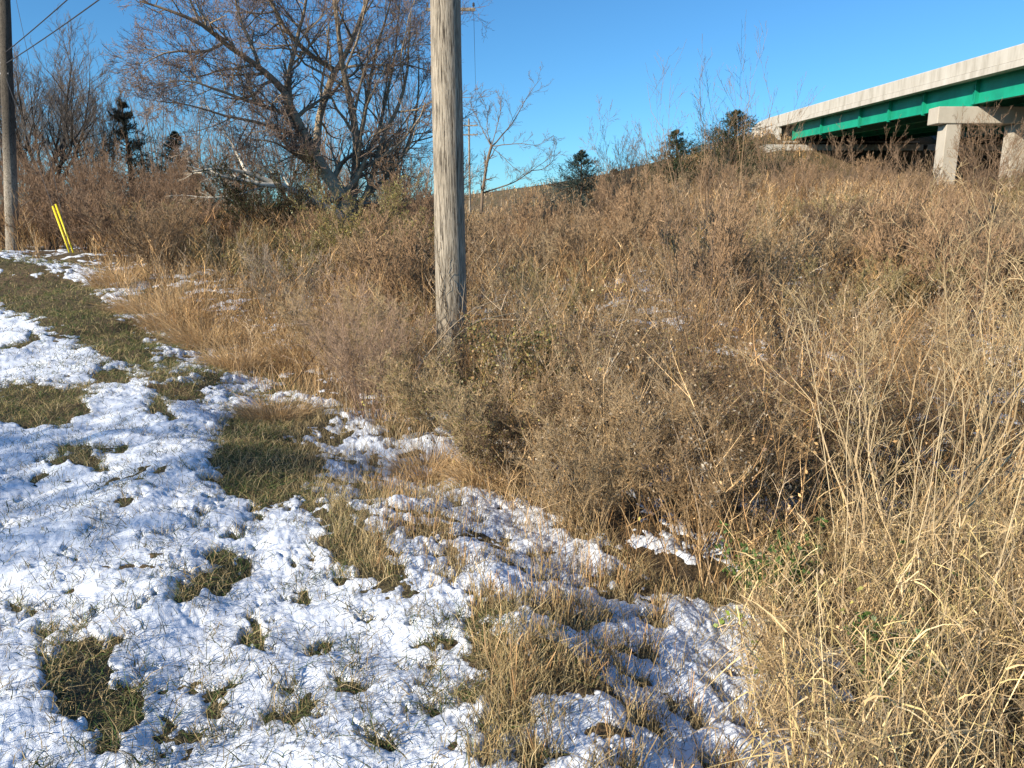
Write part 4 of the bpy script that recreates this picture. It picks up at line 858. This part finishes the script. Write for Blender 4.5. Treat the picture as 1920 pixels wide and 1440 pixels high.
for i, (px, Y, lab) in enumerate([(1420, 3.35, 'green leafed vine above the small snow lump'), (1470, 3.3, 'green leafed vine at the left edge of the golden grass'), (1640, 2.55, 'dark green vine climbing in the golden grass near the lower right'), (1800, 2.9, 'dark green vine climbing in the golden grass at far right')]):
    rng = RS(330 + i)
    for k in range(1): shrub('vine', lab, px, Y, .40, .24, 9, 330 + i, (.2, .2, .08), (.2, .2, .08), .0025, [(5, .1, 1, R(50), .4, 4, .15, .1, .6)], rmin=.0011, lf=[(.10, .19, .04), (.14, .24, .06), (.07, .13, .04)], nleaf=420, lsz=(.018, .034), cat='vine', arch=.5)
# loose branches
def stick(name, label, pts, r0, r1, col, seed, spec=None):
    limbs = [(np.array([ground(a, b, c) for a, b, c in pts]), r0, r1)]
    return grow_tree(name, label, 'branch', limbs[0][0][0], limbs, spec or [(4, .4, 1, R(35), .35, 5, .1, .1, .5, .1), (3, .2, 1, R(35), .5, 4, .1, .1, .6, .06)], col, col, seed, rmin=.0014)
stick('leaning_branch', 'pale branch leaning across the foot of the big pole', [(735, 6.3, .02), (775, 6.6, .45), (830, 6.9, .75), (885, 7.2, .98), (925, 7.4, 1.03), (970, 7.6, 1.04)], .011, .003, (.50, .38, .25), 401)
stick('leaning_branch', 'second pale branch leaning past the pole toward the right', [(745, 6.1, .02), (800, 6.3, .5), (860, 6.6, .85), (890, 6.8, .9), (930, 7.0, .93), (1010, 7.3, .95)], .009, .003, (.46, .35, .23), 402)
stick('dark_stick', 'dark dead stick poking up right of the big pole foot', [(900, 6.9, .2), (935, 7.0, .42), (975, 7.1, .72)], .008, .004, (.06, .045, .035), 403, [(2, .5, 1, R(30), .3, 4, .1, .1, .5, .05)])
stick('fallen_branch', 'grey fallen branch lying in the weeds at the right edge', [(1770, 4.4, .10), (1830, 4.6, .25), (1880, 4.8, .35), (1960, 5.0, .42), (2100, 5.3, .5)], .02, .028, (.48, .38, .27), 404, [(3, .1, .9, R(35), .25, 5, .1, .1, .5, .1)])
stick('dark_stick', 'thin dark stick crossing the stems left of the pole', [(545, 7.6, .1), (590, 7.7, .38), (618, 7.8, .55)], .005, .003, (.07, .05, .04), 405, [(2, .5, 1, R(30), .3, 4, .1, .1, .5, .05)])

def tussock(label, px, Y, H, S, n, seed, cols=None, wd=(.0025, .006)):
    rng = RS(seed); b = ground(px, Y); a = rng.rand(n) * 2 * pi; r = S * .45 * np.sqrt(rng.rand(n)); B = b + np.stack([np.cos(a) * r, np.sin(a) * r, np.zeros(n) - .01], 1)
    B[:, 2] = terrain(B[:, 0], B[:, 1]) - .01; h = np.stack([np.cos(a), np.sin(a), np.zeros(n)], 1); D = norm(h * rng.uniform(0, .7, (n, 1)) + [0, 0, 1] + .18 * rng.randn(n, 3))
    acc = Acc(); bend = h * rng.uniform(.1, .6, (n, 1)) + .15 * rng.randn(n, 3) + np.array([0, 0, -1]) * rng.uniform(.1, .85, (n, 1))
    c = pal(rng, n, cols or TAN, .15); ribbons(acc, B, D, bend, H * rng.uniform(.5, 1.2, n), wmin(rng.uniform(*wd, n), Y, .0005), c, rng, 5, taper=.1)
    o = acc.build('grass_tussock', M_grass); tag(o, label, 'grass tussock', 'tan grass tussocks along the verge')
for i, (px, Y, H, S, n, lab) in enumerate([
 (275, 12.2, .62, 1.0, 1500, 'pale drooping grass tussock at the verge edge below the guy guards'), (335, 11.2, .65, 1.0, 1500, 'pale drooping grass tussock beside the dark gap in the verge edge'),
 (225, 14.5, .6, 1.1, 1200, 'farthest pale grass tussock along the verge edge'), (390, 10.2, .6, .9, 1300, 'pale grass tussock right of the dark gap in the verge edge'),
 (455, 9.0, .55, .8, 1200, 'tan grass tussock leaning over the verge midway to the big pole'), (520, 6.6, .34, .6, 1500, 'low tan grass mound on top of the dark green patch'),
 (570, 9.2, .65, 1.0, 1300, 'straw coloured tussock left of the pinkish shrub'), (650, 10.5, .7, 1.1, 1300, 'straw coloured tussock behind the pinkish shrub'),
 (770, 9.6, .7, .9, 1200, 'straw coloured tussock against the left side of the big pole'), (800, 5.3, .32, .5, 900, 'yellowish tussock below the foot of the big pole'),
 (915, 5.0, .42, .45, 700, 'yellowish tussock by the dark gap below the leafy bush'), (1120, 9.0, .6, 1.0, 900, 'pale tussock in the weeds right of the big pole'),
 (1000, 11.5, .7, 1.1, 900, 'pale tussock behind the leafy bush')]):
    tussock(lab, px, Y, H, S, n, 500 + i)
for i, (px, d, yt, hw, lab) in enumerate([(1800, 95, 150, 90, 'dark tree beyond the bridge between the pier columns'), (1900, 90, 150, 90, 'dark tree beyond the bridge at the right edge'), (1990, 88, 150, 90, 'dark tree beyond the bridge just outside the right edge')]):
    vase_tree('bare_tree', lab, px, d, yt, hw, 80 + i, (.06, .05, .04), (.09, .07, .055), 12, .15, 1., rmin=.014, low=.05)

# wall of twiggy shrubs where the rank growth meets the verge
for i, (px, Y, H, S, n, sc_, lab) in enumerate([
 (1040, 4.7, .80, .42, 20, 0, 'brown twiggy shrub above the dark gap in the growth'), (1110, 4.1, .78, .42, 22, 1, 'fine twigged shrub leaning left over the snow patches'),
 (905, 5.1, .70, .4, 20, 3, 'straw brown shrub at the growth edge right of the yellowish tussock'), (975, 4.85, .62, .36, 18, 2, 'small dark speckled shrub left of the dark gap'),
 (1300, 3.95, .86, .48, 24, 0, 'fine brown shrub above the green leafed vine'), (1390, 4.3, 1.0, .48, 22, 2, 'dark leafed shrub at the left of the pale branching shrub'),
 (1180, 5.6, 1.0, .5, 20, 2, 'dark speckled shrub behind the fine grey twigs'), (1340, 5.4, 1.05, .5, 20, 0, 'brown shrub below the tall dark seed stalk'),
 (1600, 4.6, 1.1, .5, 20, 2, 'dark leafed shrub in shade behind the golden grass'), (1730, 5.2, 1.15, .55, 18, 0, 'brown shrub between the two pale branching shrubs'),
 (780, 6.0, .72, .42, 20, 3, 'straw brown shrub left in front of the big pole foot'), (730, 7.6, 1.05, .45, 20, 3, 'tall straw brown shrub left behind the pinkish shrub'),
 (620, 8.3, 1.0, .5, 20, 1, 'greyish tan shrub at the verge edge left of the pinkish shrub'), (1080, 7.2, 1.0, .5, 18, 1, 'greyish shrub right of the leafy bush'),
 (1250, 7.6, 1.15, .55, 18, 0, 'brown shrub around the dark thin stemmed sapling'), (1650, 6.8, 1.35, .6, 18, 0, 'tall brown shrub above the dark seed stalks at right'),
 (960, 8.8, 1.0, .5, 18, 3, 'straw brown shrub behind the leafy bush'), (1480, 8.6, 1.2, .6, 18, 2, 'dark speckled shrub beyond the tall seed stalk')]):
    st = [(.34, .235, .135), (.43, .31, .18), (.20, .14, .09), (.42, .31, .18)][sc_]; lf_ = [BROWN + [(.10, .07, .05), (.32, .24, .14)], GREY + BROWN[:2], [(.12, .075, .045), (.17, .11, .06), (.09, .06, .04), (.28, .21, .11), (.25, .2, .07)], TAN[3:] + BROWN[:3] + OLIVE[:3] + OLIVE[:3]][sc_]
    shrub('weed_shrub', lab, px, Y, H, S, n, 600 + i, st, tuple(v * 1.1 for v in st), .0045, SN, rmin=.0011 if Y < 5 else .0015, lf=lf_, nleaf=(3000, 1500, 6500, 2500)[sc_], lsz=(.009, .022), group='twiggy shrubs along the growth edge')
# thin climbers round the foot of the big pole
rng = RS(91); root = empty('climbing_vine', b0, 'thin dark leafless vines clinging to the lower part of the big grey pole', 'vine')
for k in range(9):
    n = 26; a0 = rng.uniform(-2.6, -.4); z = np.linspace(.15, rng.uniform(1.0, 1.9), n); a = a0 + np.cumsum(rng.randn(n) * .22) * .6 + rng.uniform(-1, 1) * z
    rr_ = .178 - .003 * z + .004 * rng.rand(n); P = np.stack([b0[0] + np.cos(a) * rr_, b0[1] + np.sin(a) * rr_, b0[2] + z], 1)[None]
    v = Acc(); tubes(v, P, np.full((1, n), .0026), np.array((.09, .065, .045)), 4); v.build('vine_stem', M_bark, root)
# unseen tree added beyond the left edge to throw thin shade on the verge
def added_shade_tree(label, b, H, S, r, seed, nst):
    rng = RS(seed); b = np.array(b, float); limbs = [(np.array([b - [0, 0, .1], b + [.05, 0, H * .12], b + [.1, .05, H * .25]]), r, r * .8)]
    for i in range(nst):
        a = 2 * pi * i / nst + rng.rand(); e = b + [cos(a) * S * rng.uniform(.5, 1), sin(a) * S * rng.uniform(.5, 1), H * rng.uniform(.7, 1)]; s0 = b + [.05, 0, H * rng.uniform(.12, .24)]
        limbs.append((np.array([s0, s0 + (e - s0) * .35 + [cos(a) * .3, sin(a) * .3, 0], s0 + (e - s0) * .7, e]), r * .55, .01))
    grow_tree('bare_tree', label, 'tree', b, limbs, [(12, .2, 1, R(40), .45, 6, .12, .2, .5, .5), (8, .1, 1, R(38), .5, 5, .14, .15, .6, .3), (5, .1, 1, R(36), .6, 4, .15, .15, .7, .2)], (.2, .16, .12), (.25, .18, .14), seed, rmin=.006)
added_shade_tree('unseen bare tree added outside the left edge to shade the snowy verge', (-10.5, -1.4, tz(-10.5, -1.4)), 5.2, 2.0, .10, 95, 9)

for i, (px, Y, H, lab) in enumerate([(1545, 58, 2.2, 'dusky shrub on the bank just below the concrete ledge'), (1590, 60, 2.2, 'dusky shrub below the start of the green girder'), (1630, 62, 2.3, 'dusky shrub in the shade under the middle of the green girder'),
 (1675, 60, 2.3, 'dusky shrub in the shade left of the near pier cap'), (1720, 57, 2.2, 'dusky shrub touching the left side of the pier column'), (1570, 68, 2.0, 'dusky shrub behind the others near the abutment'), (1650, 70, 2.2, 'dusky shrub farthest back under the bridge'), (1500, 62, 1.6, 'dusky shrub in front of the left end of the ledge')]):
    shrub('bare_shrub', lab, px, Y, H, 2.4, 30, 700 + i, (.20, .14, .10), (.24, .175, .13), .016, S3, rmin=.009, group='dusky shrubs on the bank under the bridge')

# the tangled brown shrubs of the bank: a few kinds built once, then copied
def copies():
    rng = RS(900); kinds = []
    lab = 'bare brown shrub in the tangled growth climbing the bank to the overpass'; grp = 'look-alike brown shrubs of the bank'
    for k, (st, tw_, n, H, S, lf_, nl) in enumerate([((.30, .20, .12), (.35, .24, .145), 22, 1.5, .8, None, 0), ((.36, .26, .16), (.42, .31, .19), 18, 1.35, .9, [(.36, .28, .17), (.28, .20, .12), (.42, .33, .2)], 900),
        ((.16, .11, .075), (.18, .125, .085), 24, 1.25, .8, [(.12, .085, .05), (.17, .12, .07), (.08, .06, .04)], 1800), ((.36, .23, .135), (.38, .25, .15), 16, 1.7, .7, None, 0), ((.27, .20, .11), (.32, .25, .13), 20, 1.2, .9, [(.24, .21, .07), (.30, .26, .10), (.2, .16, .07)], 1500)]):
        b = (0, 0, 0); r = shrub('bank_shrub', lab, 0, 0, H, S, n, 901 + k, st, tw_, .009, S3 if k != 1 else SN, rmin=.0042, lf=lf_, nleaf=nl, lsz=(.02, .04), group=grp, base=b); kinds.append(r)
    used = set(); pts = []
    tries = 0
    while len(pts) < 92 and tries < 6000:
        tries += 1; Y = 9.5 * (62 / 9.5) ** rng.rand(); px = rng.uniform(640, 1980) if rng.rand() < .85 else rng.uniform(300, 640)
        p = ground(px, Y)
        if Y < 14 and abs(px - 850) < 60: continue
        if p[0] > 24 and 47 < Y < 53: continue
        if p[0] > 28 and Y > 44: continue
        if px < 900 and Y > 18: continue
        if px < 640 and Y < 13.5: continue
        if any((p[0] - q[0]) ** 2 + (p[1] - q[1]) ** 2 < (.055 * Y) ** 2 for q in pts): continue
        pts.append(p)
    for i, p in enumerate(pts):
        k = int(rng.rand() * 5) if i >= 5 else i
        o = kinds[k] if k not in used else kinds[k].copy()
        if k in used:
            C.objects.link(o)
            for ch in kinds[k].children:
                c = ch.copy(); C.objects.link(c); c.parent = o; c.matrix_parent_inverse = ch.matrix_parent_inverse.copy()
        used.add(k); sc_ = rng.uniform(.7, 1.15) * (1 + .10 * (p[1] > 22)); o.location = tuple(p); o.rotation_euler = (0, 0, rng.rand() * 6.28); o.scale = (sc_ * rng.uniform(.9, 1.25), sc_, sc_ * rng.uniform(.85, 1.1))
copies()

# tall thin stalks rising out of the golden grass
def stalks():
    rng = RS(950); first = None
    for i in range(13):
        px = rng.uniform(1500, 1900); p = ground(px, rng.uniform(2.5, 3.7))
        if first is None:
            o = empty('dry_stalk', p, 'tall thin dry tan stalk rising out of the golden grass at lower right', 'weed', 'tall thin dry stalks in the golden grass')
            P = resample(np.array([p - [0, 0, .02], p + [.03, .02, .5], p + [.10, .03, 1.0], p + [.13, .08, 1.35], p + [.22, .08, 1.65]]), 14)[None]; R0 = np.linspace(.0036, .0015, 14)[None]
            a = Acc(); tubes(a, P, R0, np.array((.60, .46, .28)), 6); a.build('stem', M_bark, o, smooth=True)
            b = Acc(); Q, R1 = sprout(P, R0, 7, .5, .98, R(32), .16, 5, .06, .2, .5, rng, rmin=.0011, lmin=.08); tubes(b, Q, R1, np.array((.56, .43, .27)), 4); b.build('side_shoots', M_bark, o); first = o
        else:
            o = first.copy(); C.objects.link(o)
            for ch in first.children: c = ch.copy(); C.objects.link(c); c.parent = o; c.matrix_parent_inverse = ch.matrix_parent_inverse.copy()
            o.location = tuple(p); o.rotation_euler = (rng.uniform(-.16, .16), rng.uniform(-.12, .2), rng.rand() * 6.28); k = rng.uniform(.5, .92); o.scale = (k, k, k)
stalks()
